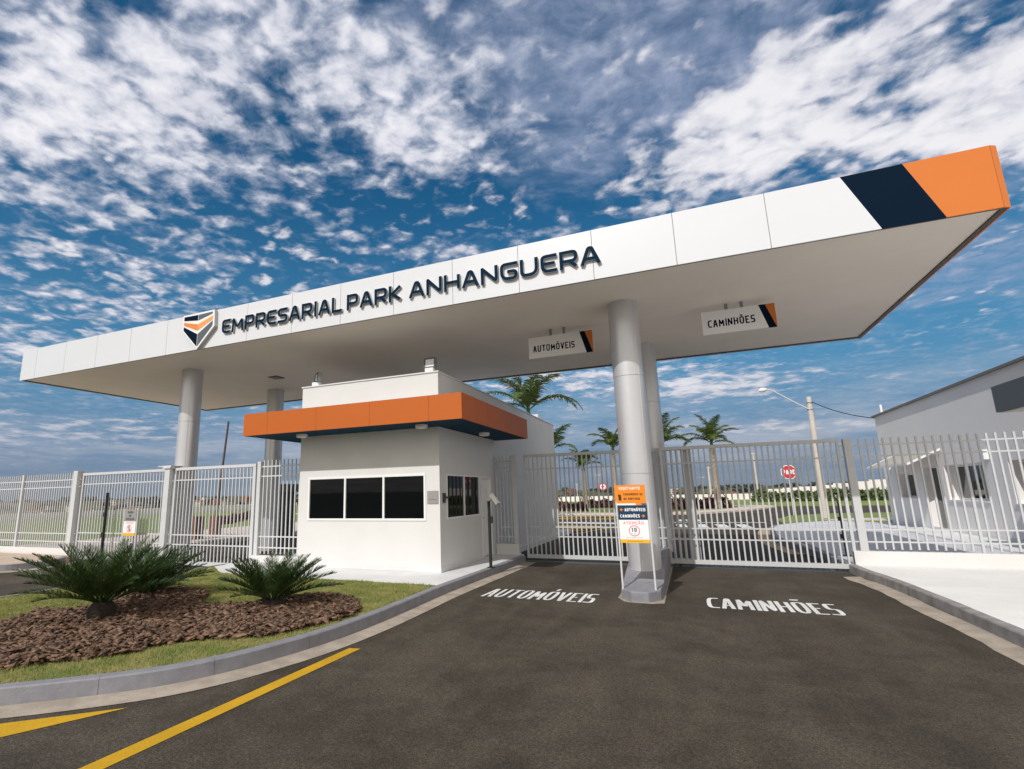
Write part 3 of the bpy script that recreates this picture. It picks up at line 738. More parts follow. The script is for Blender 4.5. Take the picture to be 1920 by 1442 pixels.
# --- concrete island that carries the right-hand columns
isl = [(-1.30, 16.2), (-1.30, 10.35), (-1.22, 10.10), (-1.05, 10.0), (-0.80, 9.98), (-0.64, 10.04), (-0.60, 10.25), (-0.58, 16.2)]
m = MB(); n = 12
secs = [(9.98, -.01), (10.25, -.005), (10.9, 0.03), (11.5, 0.15), (12.0, 0.24), (16.2, 0.24)]
for k in range(len(secs)):
    y, z = secs[k]; xa, xb = (-1.08, -0.80) if k == 0 else ((-1.27, -0.615) if k == 1 else (-1.30, -0.58))
    m.v += [(xa, y, z), (xb, y, z), (xb, y, -.3), (xa, y, -.3)]
for k in range(len(secs) - 1):
    a = 4 * k; b = a + 4
    for q in ((0, 1, 5, 4), (1, 2, 6, 5), (3, 0, 4, 7)): m.f.append(tuple(a + i for i in q)); m.m.append(0)
m.f.append((0, 3, 2, 1)); m.m.append(0); e = 4 * (len(secs) - 1); m.f.append((e, e + 1, e + 2, e + 3)); m.m.append(0)
structure(m.build('traffic_island', CONC, bevel=0.02))
m = MB(); m.prism([(-1.34, 16), (-1.34, 10.3), (-1.2, 9.98), (-1.05, 9.94), (-0.75, 9.925), (-0.56, 10.02), (-0.54, 16)], RZ - .02, RZ + .004); structure(m.build('gutter', GUTTER))

# ================================================================== THE ENTRANCE CANOPY
CX0, CX1, CY0, CY1, CZ0, CZ1 = -20.2, 4.79, 9.92, 17.62, 5.715, 6.745
can = thing('entrance_canopy', (-7.7, 13.8, -0.18), 'long white entrance canopy on four silver columns with orange and navy end', 'canopy')
joints = [-19.38, -17.84, -16.28, -14.72, -13.17, -11.64, -10.15, -8.67, -7.2, -5.74, -4.26, -2.77, -1.27, 0.21, 1.70]
sl = lambda z: (z - CZ0) / (CZ1 - CZ0)
xn = lambda z: 3.225 - 0.42 * sl(z)                     # slanted edge white / navy
xo = lambda z: 4.03 - 0.395 * sl(z)                     # slanted edge navy / orange
G = 0.005
m = MB()
edges = [CX0 + 0.01] + joints + [None]
for k in range(len(edges) - 1):
    a = edges[k] + G; b = edges[k + 1]
    if b is None: m.prism_y([(a, CZ0), (xn(CZ0), CZ0), (xn(CZ1), CZ1), (a, CZ1)], CY0, CY0 + 0.03)
    else: m.prism_y([(a, CZ0), (b - G, CZ0), (b - G, CZ1), (a, CZ1)], CY0, CY0 + 0.03)
for k in range(5):                                       # left end panels
    a = CY0 + 0.03 + k * (CY1 - CY0 - .03) / 5; b = CY0 + 0.03 + (k + 1) * (CY1 - CY0 - .03) / 5
    m.box(CX0, CX0 + 0.03, a + G, b - G, CZ0, CZ1)
m.build('fascia', PANEL, can)
m = MB()
xm = 3.10
m.prism_y([(xn(CZ0) + .002, CZ0), (xo(CZ0) - .002, CZ0), (xo(CZ1) - .002, CZ1), (xn(CZ1) + .002, CZ1)], CY0, CY0 + .03)
m.build('navy_band', NAVY, can)
m = MB()
m.prism_y([(xo(CZ0), CZ0), (4.695, CZ0), (4.695, CZ1), (xo(CZ1), CZ1)], CY0, CY0 + .03)
m.prism([(4.699, CY0), (CX1, CY0 + 0.05), (CX1, CY0 + 0.08), (4.699, CY0 + 0.03)], CZ0, CZ1)
for k in range(5):
    a = CY0 + 0.085 + k * (CY1 - CY0 - .085) / 5; b = CY0 + 0.085 + (k + 1) * (CY1 - CY0 - .085) / 5
    m.box(CX1 - .03, CX1, a + G, b - G, CZ0, CZ1)
m.build('orange_end', ORANGE, can)
m = MB(); m.box(CX0 + .034, CX1 - .034, CY0 + .034, CY1 - .05, CZ0 + .06, CZ1 - .02); m.build('canopy_core', BACK, can)
m = MB(); m.box(CX0 + .01, CX1 - .01, CY1 - .045, CY1, CZ0, CZ1); m.build('rear_fascia', PANEL, can)
m = MB()
m.box(CX0 + .32, CX1 - .095, CY0 + .13, CY1 - .13, CZ0 + .035, CZ0 + .058)
for (a, b, c, d) in ((CX0 + .10, CX1 - .10, CY0 + .034, CY0 + .128), ): pass
m.build('soffit', SOFFIT, can)
m = MB()
m.box(CX0 + .032, CX1 - .032, CY0 + .034, CY0 + .075, CZ0 + .006, CZ0 + .058); m.box(CX0 + .032, CX1 - .032, CY1 - .127, CY1 - .05, CZ0 + .006, CZ0 + .058)
m.box(CX0 + .034, CX0 + .10, CY0 + .078, CY1 - .13, CZ0 + .006, CZ0 + .058); m.box(CX1 - .092, CX1 - .032, CY0 + .078, CY1 - .13, CZ0 + .006, CZ0 + .058)
m.build('soffit_trim', TRIM, can)
m = MB(); m.box(CX0 + .103, CX0 + .318, CY0 + .078, CY1 - .13, CZ0 + .034, CZ0 + .058); m.box(CX0 + .32, CX1 - .095, CY0 + .078, CY0 + .128, CZ0 + .034, CZ0 + .058); m.build('soffit_border', SOFFIT, can)
m = MB(); m.box(-12.78, -12.38, 13.54, 13.94, CZ0 + .015, CZ0 + .034); dl = m.build('downlight', DGREY, can)
m = MB(); m.box(-12.73, -12.43, 13.59, 13.89, CZ0 + .010, CZ0 + .0145); m.build('diffuser', MGREY, dl)
R = 0.315


def column(x, y, zb):
    m = MB(); z = [zb, 2.02, 2.026, 2.032, 4.07, 4.076, 4.082, CZ0 + .034]; r = [R, R, R - .012, R, R, R - .012, R, R]
    m.tube([(x, y, q) for q in z], r, 48)
    seam = m; i = len(m.v)
    m.box(x + R * .72 - .004, x + R * .72 + .004, y - R * .70 - .004, y - R * .70 + .004, zb, CZ0)
    return m.build('column', SILVER, can, smooth=True, auto=30)


for (x, y, zb) in ((-0.95, 11.72, 0.0), (-0.80, 15.55, 0.1), (-14.22, 11.75, -.2), (-14.17, 15.5, -.2)): column(x, y, zb)
# --- shield emblem
em = MB(); FY = 9.815
em.prism_y([(-12.41, 6.27), (-11.81, 5.69), (-11.21, 6.26), (-11.235, 6.72), (-12.42, 6.72)], FY, CY0 - .002, 1, front=0)
emb = em.build('shield_emblem', [FRAME, SIDEGREY], can)
for pts, mt in (([(-12.37, 6.56), (-11.84, 6.50), (-11.84, 6.66), (-12.37, 6.67)], NAVY), ([(-11.82, 6.50), (-11.77, 6.51), (-11.3, 6.62), (-11.3, 6.67), (-11.82, 6.66)], LOGOGREY),
                ([(-12.37, 6.43), (-11.83, 6.21), (-11.83, 6.39), (-12.37, 6.51)], LOGOORANGE), ([(-11.828, 6.21), (-11.28, 6.46), (-11.28, 6.56), (-11.828, 6.39)], LOGOORANGE2),
                ([(-12.37, 6.28), (-11.83, 5.76), (-11.83, 6.11), (-12.37, 6.385)], NAVY), ([(-11.81, 5.76), (-11.28, 6.28), (-11.28, 6.42), (-11.81, 6.11)], LOGOGREY)):
    q = MB(); q.prism_y(pts, FY - .006, FY - .0005); q.build('emblem_panel', mt, emb)
# --- fascia lettering, one mesh for each letter
LZ = 6.005
for word, x0, x1 in (('EMPRESARIAL', -10.98, -7.12), ('PARK', -6.98, -5.50), ('ANHANGUERA', -5.30, -1.12)):
    for c, x, w in layout(word, x1 - x0, gapk=0.14):
        q = MB(); glyph(q, c, x, w, 0.385, 0.068, face_y(x0, 9.862, LZ), 0.042, 0, 1, tech=True); q.build('letter', [NAVYTXT, SIDEGREY], can)

# ================================================================== GUARD BOOTH
BX0, BX1, BY0, BY1, BZ1 = -9.13, -5.15, 10.99, 22.8, 4.53
booth = thing('guard_booth', (-7.1, 12.5, 0), 'white guard booth with orange awning and dark ribbon window under the long canopy', 'building')


def wall_x(mb, x0, x1, y0, y1, z0, z1, holes, axis):
    """box wall with rectangular holes; axis 'x' = wall runs along x, 'y' = along y; holes (a0,a1,z0,z1)"""
    a0, a1 = (x0, x1) if axis == 'x' else (y0, y1)
    cuts = sorted({a0, a1} | {h[0] for h in holes} | {h[1] for h in holes})
    for u, w in zip(cuts[:-1], cuts[1:]):
        hs = sorted([h for h in holes if h[0] <= u + 1e-6 and h[1] >= w - 1e-6], key=lambda h: h[2]); z = z0
        for h in hs + [(0, 0, z1, z1)]:
            if h[2] > z + 1e-6:
                if axis == 'x': mb.box(u, w, y0, y1, z, h[2])
                else: mb.box(x0, x1, u, w, z, h[2])
            z = h[3]


m = MB(); TH = .15
wall_x(m, BX0, BX1, BY0, BY0 + TH, -.05, BZ1, [(-8.84, -5.50, 1.11, 2.17)], 'x')
wall_x(m, BX1 - TH, BX1, BY0 + TH, BY1, -.05, BZ1, [(11.35, 13.50, 1.12, 2.16), (13.62, 14.42, 0.02, 2.15)], 'y')
m.box(BX0, BX0 + TH, BY0 + TH, BY1, -.05, BZ1); m.box(BX0 + TH, BX1 - TH, BY1 - TH, BY1, -.05, BZ1)
m.box(BX0 + TH, BX1 - TH, BY0 + TH, BY1 - TH, 4.1, 4.25); m.build('wall', WHITE, booth)
m = MB(); m.box(BX0 + TH, BX1 - TH, BY0 + TH, BY1 - TH, 0.0, 0.02); m.box(BX0 + .6, BX1 - .6, BY0 + 1.6, BY0 + 1.66, 0.02, 2.9); m.build('interior', DGREY, booth)
m = MB(); o = .025
m.box(BX0 - o, BX1 + o, BY0 - o, BY0 + .2, BZ1 + .001, BZ1 + .035); m.box(BX0 - o, BX0 + .2, BY0 + .201, BY1 + o, BZ1 + .001, BZ1 + .035)
m.box(BX1 - .2, BX1 + o, BY0 + .201, BY1 + o, BZ1 + .001, BZ1 + .035); m.box(BX0 + .201, BX1 - .201, BY1 - .2, BY1 + o, BZ1 + .001, BZ1 + .035)
m.build('parapet_coping', WHITE, booth, bevel=.004)
m = MB(); m.box(BX0 - .008, BX1 + .008, BY0 - .008, BY0 - .0005, 0, .10); m.box(BX1 + .0005, BX1 + .008, BY0, 13.55, 0, .10); m.build('baseboard', SLAB, booth)


def window_y(par, x0, x1, z0, z1, y, npanes, fw=.05, glass=GLASS):
    """window in a wall that faces -y: one frame mesh, a pane mesh for each pane"""
    f = MB(); f.box(x0, x1, y - .02, y + .05, z1 - fw, z1); f.box(x0, x1, y - .02, y + .05, z0, z0 + fw)
    w = (x1 - x0 - fw) / npanes
    for k in range(npanes + 1): f.box(x0 + k * w, x0 + k * w + fw, y - .019, y + .049, z0 + fw, z1 - fw)
    win = f.build('window', FRAME, par, bevel=.003)
    for k in range(npanes):
        p = MB(); p.box(x0 + k * w + fw + .001, x0 + (k + 1) * w - .001, y + .015, y + .022, z0 + fw + .001, z1 - fw - .001); p.build('pane', glass, win)
    return win


def window_x(par, y0, y1, z0, z1, x, npanes, fw=.05, glass=GLASS, out=1):
    """window in a wall that faces +x (out = 1) or -x (out = -1)"""
    f = MB(); xa, xb = sorted((x + out * .02, x - out * .05))
    f.box(xa, xb, y0, y1, z1 - fw, z1); f.box(xa, xb, y0, y1, z0, z0 + fw); w = (y1 - y0 - fw) / npanes
    for k in range(npanes + 1): f.box(xa + .001, xb - .001, y0 + k * w, y0 + k * w + fw, z0 + fw, z1 - fw)
    win = f.build('window', FRAME, par, bevel=.003); xa, xb = sorted((x - out * .015, x - out * .022))
    for k in range(npanes):
        p = MB(); p.box(xa, xb, y0 + k * w + fw + .001, y0 + (k + 1) * w - .001, z0 + fw + .001, z1 - fw - .001); p.build('pane', glass, win)
    return win


window_y(booth, -8.84, -5.50, 1.11, 2.17, BY0, 3)
window_x(booth, 11.35, 13.50, 1.12, 2.16, BX1, 2, fw=.042)
m = MB(); m.box(BX1 - .11, BX1 - .07, 13.67, 14.37, .03, 2.10); door = m.build('door', FRAME, booth, bevel=.004)
m = MB(); m.box(BX1 - .12, BX1 + .012, 13.62, 13.67, .02, 2.15); m.box(BX1 - .12, BX1 + .012, 14.37, 14.42, .02, 2.15); m.box(BX1 - .12, BX1 + .012, 13.67, 14.37, 2.10, 2.15); m.build('frame', FRAME, door)
m = MB(); m.tube([(BX1 - .07, 13.75, 1.05), (BX1 - .03, 13.75, 1.05), (BX1 - .03, 13.87, 1.05)], .011, 8); m.build('handle', MGREY, door)
# awning
AX0, AX1, AY0, AY1, AZ0, AZ1 = -10.15, -4.15, 10.0, 14.97, 3.23, 3.785
U = [(AX0, AY0), (AX1, AY0), (AX1, AY1), (BX1 + .003, AY1), (BX1 + .003, BY0 - .003), (BX0 - .003, BY0 - .003), (BX0 - .003, AY1), (AX0, AY1)]
sh = lambda d: [(AX0 + d, AY0 + d), (AX1 - d, AY0 + d), (AX1 - d, AY1 - d), (BX1 + .003, AY1 - d), (BX1 + .003, BY0 - .003), (BX0 - .003, BY0 - .003), (BX0 - .003, AY1 - d), (AX0 + d, AY1 - d)]
aw = MB(); aw.prism(sh(.03), AZ0 + .006, AZ1 - .01); awn = aw.build('awning', [BACK], booth)
m = MB(); g = .0025
fx = [AX0, -9.38, -7.89, -6.40, -4.92, AX1]
for a, b in zip(fx[:-1], fx[1:]): m.box(a + g, b - g, AY0, AY0 + .028, AZ0, AZ1)
sy = [AY0 + .0285, 11.56, 13.05, 14.70, AY1]
for a, b in zip(sy[:-1], sy[1:]):
    m.box(AX1 - .028, AX1, a + g, b - g, AZ0, AZ1); m.box(AX0, AX0 + .028, a + g, b - g, AZ0, AZ1)
m.box(BX1 + .005, AX1 - .0285, AY1 - .028, AY1, AZ0, AZ1); m.box(AX0 + .0285, BX0 - .005, AY1 - .028, AY1, AZ0, AZ1)
m.build('awning_fascia', ORANGE2, awn)
m = MB(); m.prism(sh(.0285), AZ0 + .001, AZ0 + .005); m.build('awning_soffit', TEAL, awn)
for (x, y) in ((-8.72, 10.52), (-5.35, 10.50), (-4.70, 12.80)):
    m = MB(); m.tube([(x, y, AZ0 + .001), (x, y, AZ0 - .05), (x, y, AZ0 - .075), (x, y, AZ0 - .08)], [.14, .14, .125, .10], 24); m.build('ceiling_lamp', LAMPW, awn, smooth=True)
m = MB(); m.box(-5.46, -5.185, BY0 - .018, BY0 - .0005, 1.485, 1.775); pq = m.build('plaque', mat('plaque_steel', (0.34, 0.33, 0.32), 0.45, metal=.3), booth, bevel=.003)
m = MB(); m.box(-5.435, -5.36, BY0 - .0195, BY0 - .0185, 1.575, 1.581); text_mesh(m, 'EPA', .075, .022, .004, face_y(-5.345, BY0 - .0195, 1.567)); m.box(-5.255, -5.21, BY0 - .0195, BY0 - .0185, 1.575, 1.581); m.build('lettering', BLACK, pq)
m = MB(); m.box(BX1 + .001, BX1 + .05, 11.13, 11.21, 1.50, 1.72); m.box(BX1 + .051, BX1 + .07, 11.145, 11.195, 1.60, 1.70); m.box(BX1 + .03, BX1 + .06, 11.22, 11.36, 1.60, 1.64); m.build('intercom', BLACK, booth, bevel=.004)
m = MB(); m.box(-5.75, -5.35, 21.0, 21.5, BZ1 + .036, BZ1 + .30); tag(m.build('vent_box', WHITE, origin=(-5.55, 21.25, BZ1)), 'small white box standing on the rear edge of the guard booth roof', 'roof vent')


def floodlight(x, y, label, tilt):
    t = thing('floodlight', (x, y, BZ1 + .036), label, 'floodlight', 'floodlights on the guard booth parapet')
    m = MB(); m.box(x - .11, x + .11, y - .05, y + .08, BZ1 + .036, BZ1 + .13); m.build('bracket', FRAME, t, bevel=.004)
    M = Matrix.Translation((x, y, BZ1 + .26)) @ Matrix.Rotation(tilt, 4, 'Z') @ Matrix.Rotation(rad(-8), 4, 'X')
    def tf(mb): mb.v = [tuple(M @ Vector(p)) for p in mb.v]; return mb
    m = MB(); m.box(-.145, .145, .0, .11, -.125, .125); h = tf(m).build('housing', MGREY, t, bevel=.012)
    m = MB(); m.box(-.145, .145, -.02, -.001, .10, .125); m.box(-.145, .145, -.02, -.001, -.125, -.10); m.box(-.145, -.12, -.02, -.001, -.10, .10); m.box(.12, .145, -.02, -.001, -.10, .10); tf(m).build('bezel', DGREY, h)
    m = MB(); m.box(-.115, .115, -.006, -.0012, -.095, .095); tf(m).build('lens', LENS, h)
    return t


floodlight(-5.38, 11.03, 'grey floodlight facing forward near the front right corner of the booth roof', 0)
floodlight(-8.72, 11.03, 'grey floodlight turned sideways at the front left corner of the booth roof', rad(-38))

# ================================================================== FENCES AND GATES
PICK = {}


def picket_mesh(h, w=.034, d=.034, matl=GALV):
    key = (round(h, 3), w, d, matl.name)
    if key not in PICK:
        m = MB(); m.box(-w / 2, w / 2, -d / 2, d / 2, 0, h); o = m.build('picket', matl); PICK[key] = o.data; bpy.data.objects.remove(o)
    return PICK[key]


def pickets(par, xs, y, z0, z1, matl=GALV, w=.034):
    if matl is GALVW: w = .028
    me = picket_mesh(z1 - z0, w, w, matl); o = ORG[par.name]
    for x in xs:
        ob = bpy.data.objects.new('picket', me); COL.objects.link(ob); ob.parent = par; ob.location = Vector((x, y, z0)) - o; ORG[ob.name] = o


def frange(a, b, step):
    n = max(1, round((b - a) / step)); return [a + (b - a) * k / n for k in range(n + 1)]


def rail(par, x0, x1, y, z, h=.035, d=.03, matl=GALV, name='rail'):
    m = MB(); m.box(x0, x1, y - d / 2, y + d / 2, z - h / 2, z + h / 2); return m.build(name, matl, par)


def post(par, x, y, z0, z1, w=.14, matl=GALV, capz=False):
    m = MB(); m.box(x - w / 2, x + w / 2, y - w / 2, y + w / 2, z0, z1)
    if capz: m.box(x - w / 2 - .05, x + w / 2 + .05, y - w / 2 - .05, y + w / 2 + .05, z1 + .001, z1 + .06)
    return m.build('post', matl, par, bevel=.006)


def sliding_gate(name, x0, x1, y, zb, zt, label, cat, step=.125, lows=(.74, .48), high=2.34, group=None, matl=GALV, sides=(.06, .06)):
    t = thing(name, ((x0 + x1) / 2, y, zb), label, cat, group)
    rail(t, x0, x1, y, zt - .04, .08, .07, matl, 'top_rail'); rail(t, x0, x1, y, zb + .05, .10, .07, matl, 'bottom_beam')
    for z in (high,) + lows: rail(t, x0 + sides[0], x1 - sides[1], y, z, .032, .026, matl)
    for s, w in ((x0 + sides[0] / 2, sides[0]), (x1 - sides[1] / 2, sides[1])):
        m = MB(); m.box(s - w / 2, s + w / 2, y - .03, y + .03, zb + .101, zt - .081); m.build('end_stile', matl, t)
    pickets(t, frange(x0 + sides[0] / 2, x1 - sides[1] / 2, step)[1:-1], y, zb + .101, zt - .081, matl)
    for wx in (x0 + .5, x1 - .5):
        m = MB(); m.tube([(wx, y - .02, zb - .03), (wx, y + .02, zb - .03)], .045, 14); m.build('wheel', DGREY, t, smooth=True)
    return t


sliding_gate('sliding_gate', -4.30, 0.13, 14.92, -.10, 2.765, 'closed pale grey sliding gate of thin bars across the car lane right of the booth', 'gate', group='sliding gates on the entrance', sides=(.06, .2))
sliding_gate('sliding_gate', -0.60, 3.24, 14.70, -.10, 2.765, 'closed pale grey sliding gate of thin bars across the truck lane right of the column', 'gate', group='sliding gates on the entrance')
sliding_gate('sliding_gate', -18.50, -13.95, 11.34, -.13, 2.62, 'closed pale grey sliding gate on the far left with the exit sign before it', 'gate', step=.138, lows=(.69, .42), high=2.25, group='sliding gates on the entrance', matl=GALVW)
sliding_gate('sliding_gate', -13.95, -10.80, 11.20, -.13, 2.62, 'closed pale grey sliding gate on the exit lane between cap post and booth fence', 'gate', step=.135, lows=(.69, .42), high=2.25, group='sliding gates on the entrance', matl=GALVW, sides=(.06, .10))
m = MB(); m.box(-18.4, -9.3, 11.16, 11.38, RZ, RZ + .012); structure(m.build('gate_track', DGREY))
m = MB(); m.box(-4.3, 3.25, 14.66, 14.96, RZ, RZ + .012); structure(m.build('gate_track', DGREY))
gp = thing('gate_post', (-14.12, 11.14, -.18), 'thick square gate post with a flat projecting cap between the two exit gates', 'gate post')
m = MB(); m.box(-14.22, -14.00, 11.03, 11.15, -.18, 2.60); m.build('shaft', GALVW, gp, bevel=.006)
m = MB(); m.box(-14.50, -13.95, 11.02, 11.42, 2.655, 2.69); m.box(-14.27, -13.95, 10.99, 11.16, 2.601, 2.654); m.build('cap', GALVW, gp, bevel=.004)


def fence(x0, x1, y, zb, label, post_xs, picks, rails, zt=2.70, matl=GALV, pz0=None, step=.145, pw=.12, fy=None, group=None):
    t = thing('bar_fence', ((x0 + x1) / 2, y, zb - .27), label, 'fence', group)
    m = MB(); m.box(x0, x1, y - .10, y + .10, zb - .55, zb); m.build('base_wall', WHITE, t, bevel=.008)
    for z in rails: rail(t, x0 + .02, x1, y, z, .032, .026, matl)
    for px, w, top in post_xs: post(t, px, y, zb + .001, top, w, matl)
    lo, hi = picks
    xs_ = [x for x in frange(lo, hi, step) if all(abs(x - q[0]) > q[1] * .5 + .03 for q in post_xs)]
    pickets(t, xs_, y, pz0 if pz0 else zb + .04, zt, matl)
    return t


fence(3.18, 12.5, 14.72, .285, 'pale grey bar fence on a low white wall before the house on the right', [(3.395, .15, 2.75), (5.40, .05, 2.72), (7.5, .05, 2.72), (9.6, .05, 2.72), (11.7, .05, 2.72)], (3.63, 12.4), (2.59, 2.34, .74, .48), zt=2.735, pz0=.325, group='bar fences of the entrance')
fence(-5.13, -4.46, 14.75, .29, 'short narrow bar fence between the booth wall and the car gate', [(-5.08, .06, 2.74), (-4.53, .13, 2.76)], (-4.98, -4.66), (2.59, 2.34, .74, .48), zt=2.74, step=.11, group='bar fences of the entrance')
fence(-10.78, -9.14, 11.24, .20, 'short bar fence on white base between exit gate and left side of booth', [(-10.70, .12, 2.67)], (-10.56, -9.2), (2.53, 2.27, .68, .40), zt=2.70, matl=GALVW, step=.13, group='bar fences of the entrance')
fence(-30.5, -18.52, 11.28, .19, 'long bar fence on low white wall running off the left edge', [(-18.68, .22, 2.70), (-21.75, .10, 2.66), (-24.9, .10, 2.66), (-28.0, .10, 2.66)], (-30.4, -18.85), (2.42, 2.18, .66, .40), zt=2.64, matl=GALVW, step=.13, group='bar fences of the entrance')

# ================================================================== SIGNS
tot = thing('totem_sign', (-0.98, 10.2, 0), 'orange navy and white visitor sign on two thin posts before the right column', 'sign')
for x in (-1.235, -0.69): m = MB(); m.tube([(x, 10.23, -.06), (x, 10.23, 1.50)], .018, 12); m.build('post', GALVW, tot, smooth=True)
TX0, TX1, TY = -1.212, -0.715, 10.215
m = MB(); m.box(TX0 - .035, TX1 - .005, TY, TY + .02, 1.465, 1.79); po = m.build('orange_panel', SIGNOR, tot)
m = MB(); text_mesh(m, 'VISITANTE', .37, .052, .0105, face_y(TX0 + .04, TY - .001, 1.705)); m.build('lettering', PAPERW, po)
m = MB(); text_mesh(m, 'COMUNIQUE-SE', .33, .040, .0085, face_y(TX0 + .115, TY - .001, 1.605)); text_mesh(m, 'NA PORTARIA', .28, .040, .0085, face_y(TX0 + .115, TY - .001, 1.525)); m.build('lettering', BLACK, po)
m = MB(); m.prism_y([(TX0 + .03, 1.52), (TX0 + .075, 1.515), (TX0 + .07, 1.62), (TX0 + .02, 1.625)], TY - .004, TY - .0005); m.box(TX0 + .03, TX0 + .06, TY - .008, TY - .0042, 1.54, 1.56); m.build('intercom_pictogram', BLACK, po)
m = MB(); m.box(TX0 - .02, TX0 + .31, TY, TY + .02, 1.432, 1.464); m.build('white_strip', PAPERW, tot)
m = MB(); m.prism_y([(TX0 + .335, 1.432), (TX0 + .42, 1.432), (TX0 + .40, 1.464), (TX0 + .311, 1.464)], TY, TY + .02); m.build('orange_strip', SIGNOR, tot)
m = MB(); m.prism_y([(TX0 + .421, 1.432), (TX1 - .002, 1.432), (TX1 - .002, 1.464), (TX0 + .401, 1.464)], TY, TY + .02); m.build('slate_strip', LOGOGREY, tot)
m = MB(); m.box(TX0, TX1, TY, TY + .02, 1.175, 1.431); pn = m.build('navy_panel', mat('sign_navy', (0.004, 0.035, 0.085), .4), tot)
m = MB(); text_mesh(m, 'AUTOMÓVEIS', .355, .056, .0115, face_y(TX0 + .115, TY - .001, 1.325)); text_mesh(m, 'CAMINHÕES', .335, .056, .0115, face_y(TX0 + .03, TY - .001, 1.215)); m.build('lettering', PAPERW, pn)
m = MB()
for (ax, az, s) in ((TX0 + .03, 1.353, 1), (TX0 + .455, 1.243, -1)):
    m.box(min(ax + s * .014, ax + s * .062), max(ax + s * .014, ax + s * .062), TY - .003, TY - .0005, az - .006, az + .006)
    m.prism_y([(ax, az), (ax + s * .03, az - .028), (ax + s * .042, az - .02), (ax + s * .019, az), (ax + s * .042, az + .02), (ax + s * .03, az + .028)], TY - .005, TY - .0032)
m.build('arrow', SIGNOR, pn)
m = MB(); m.box(TX0, TX1, TY, TY + .02, .835, 1.174); pw = m.build('white_panel', PAPERW, tot)
m = MB(); text_mesh(m, 'ATENÇÃO', .345, .050, .008, face_y(TX0 + .075, TY - .001, 1.095), gapk=.35); m.build('lettering', HAZARD, pw)
m = MB(); m.disc_y((TX0 + TX1) / 2 + .005, .985, .094, TY - .003, TY - .0005, 36, r_in=.081); m.build('speed_ring', HAZARD, pw)
m = MB(); text_mesh(m, '10', .085, .072, .015, face_y(TX0 + .208, TY - .001, .965), gapk=.4); m.build('speed_number', mat('sign_slate_text', (0.07, 0.09, 0.12), .5), pw)
m = MB(); text_mesh(m, 'km/h', .05, .02, .004, face_y(TX0 + .228, TY - .001, .925)); text_mesh(m, 'VELOCIDADE MÁXIMA', .28, .017, .0035, face_y(TX0 + .11, TY - .001, .857)); m.build('small_print', mat('sign_pale_text', (0.4, 0.42, 0.44), .5), pw)
m = MB(); m.box(TX0, TX1, TY, TY + .02, .775, .834); py_ = m.build('yellow_panel', SIGNYEL, tot)
m = MB(); [m.box(TX0 + .12 + k * .034, TX0 + .142 + k * .034, TY - .0015, TY - .0005, .796, .810) for k in range(8)]; m.build('small_print', mat('sign_brown_text', (0.35, 0.2, 0.03), .5), py_)
ex = thing('exit_sign', (-15.5, 11.0, -.18), 'grey white and yellow exit sign on two posts before the far left gate', 'sign')
for x in (-15.80, -15.22): m = MB(); m.tube([(x, 11.03, -.18), (x, 11.03, 1.44)], .022, 12); m.build('post', GALVW, ex, smooth=True)
m = MB(); m.box(-15.775, -15.245, 11.0, 11.02, 1.075, 1.41); eg = m.build('grey_panel', SIGNGREY, ex)
m = MB(); 
for k, (w, wd) in enumerate((('SAÍDA', .24), ('DE', .10), ('VEÍCULOS', .38))): text_mesh(m, w, wd, .065, .015, face_y(-15.51 - wd / 2, 10.999, 1.31 - .10 * k))
m.build('lettering', BLACK, eg)
m = MB(); m.box(-15.775, -15.245, 11.0, 11.02, .735, 1.074); ew = m.build('white_panel', PAPERW, ex)
m = MB(); text_mesh(m, 'ATENÇÃO', .34, .05, .008, face_y(-15.68, 10.999, 1.0), gapk=.35); m.build('lettering', HAZARD, ew)
m = MB(); m.disc_y(-15.51, .865, .105, 10.997, 10.9995, 36, r_in=.088); m.prism_y([(-15.585, .925), (-15.57, .94), (-15.435, .805), (-15.45, .79)], 10.9945, 10.9965); m.build('ban_ring', SIGNRED, ew)
m = MB(); m.disc_y(-15.51, .925, .017, 10.998, 10.9996, 16); m.prism_y([(-15.535, .80), (-15.52, .80), (-15.51, .84), (-15.497, .80), (-15.482, .80), (-15.492, .90), (-15.528, .90)], 10.998, 10.9996); m.build('pedestrian_pictogram', BLACK, ew)
m = MB(); m.box(-15.775, -15.245, 11.0, 11.02, .655, .734); m.build('yellow_panel', SIGNYEL, ex)


def hanging_sign(text, x0, x1, tw, zz, label):
    y, z0, z1 = 12.75, zz[0], zz[1]
    t = thing('hanging_sign', ((x0 + x1) / 2, y, z1), label, 'sign', 'lane signs hanging from the canopy')
    sx = lambda a, z: x1 - a - (0.0 if a == 0 else 0) 
    w = x1 - x0; q0, q1 = x1 - .235, x1 - .085
    m = MB(); m.prism_y([(x0, z0), (x1 - .16, z0), (x1 - .305, z1), (x0, z1)], y, y + .05); a = m.build('white_panel', PAPERW, t)
    m = MB(); m.prism_y([(x1 - .158, z0), (x1 - .012, z0), (x1 - .18, z1), (x1 - .303, z1)], y, y + .05); m.build('navy_stripe', NAVY, t)
    m = MB(); m.prism_y([(x1 - .010, z0), (x1, z0), (x1, z1), (x1 - .178, z1)], y, y + .05); m.build('orange_corner', ORANGE, t)
    m = MB(); text_mesh(m, text, tw, .170, .028, face_y(x0 + .115, y - .001, z0 + .155), gapk=.27); m.build('lettering', NAVY, a)
    for hx in (x0 + w * .36, x0 + w * .57):
        m = MB(); m.box(hx - .03, hx + .03, y + .012, y + .045, z1 + .001, CZ0 + .034); m.build('hanger', MGREY, t)
    return t


hanging_sign('AUTOMÓVEIS', -3.39, -1.79, 1.05, (5.03, 5.575), 'white hanging lane sign reading AUTOMÓVEIS left of the right column')
hanging_sign('CAMINHÕES', 0.64, 2.08, .93, (5.08, 5.61), 'white hanging lane sign reading CAMINHÕES right of the right column')

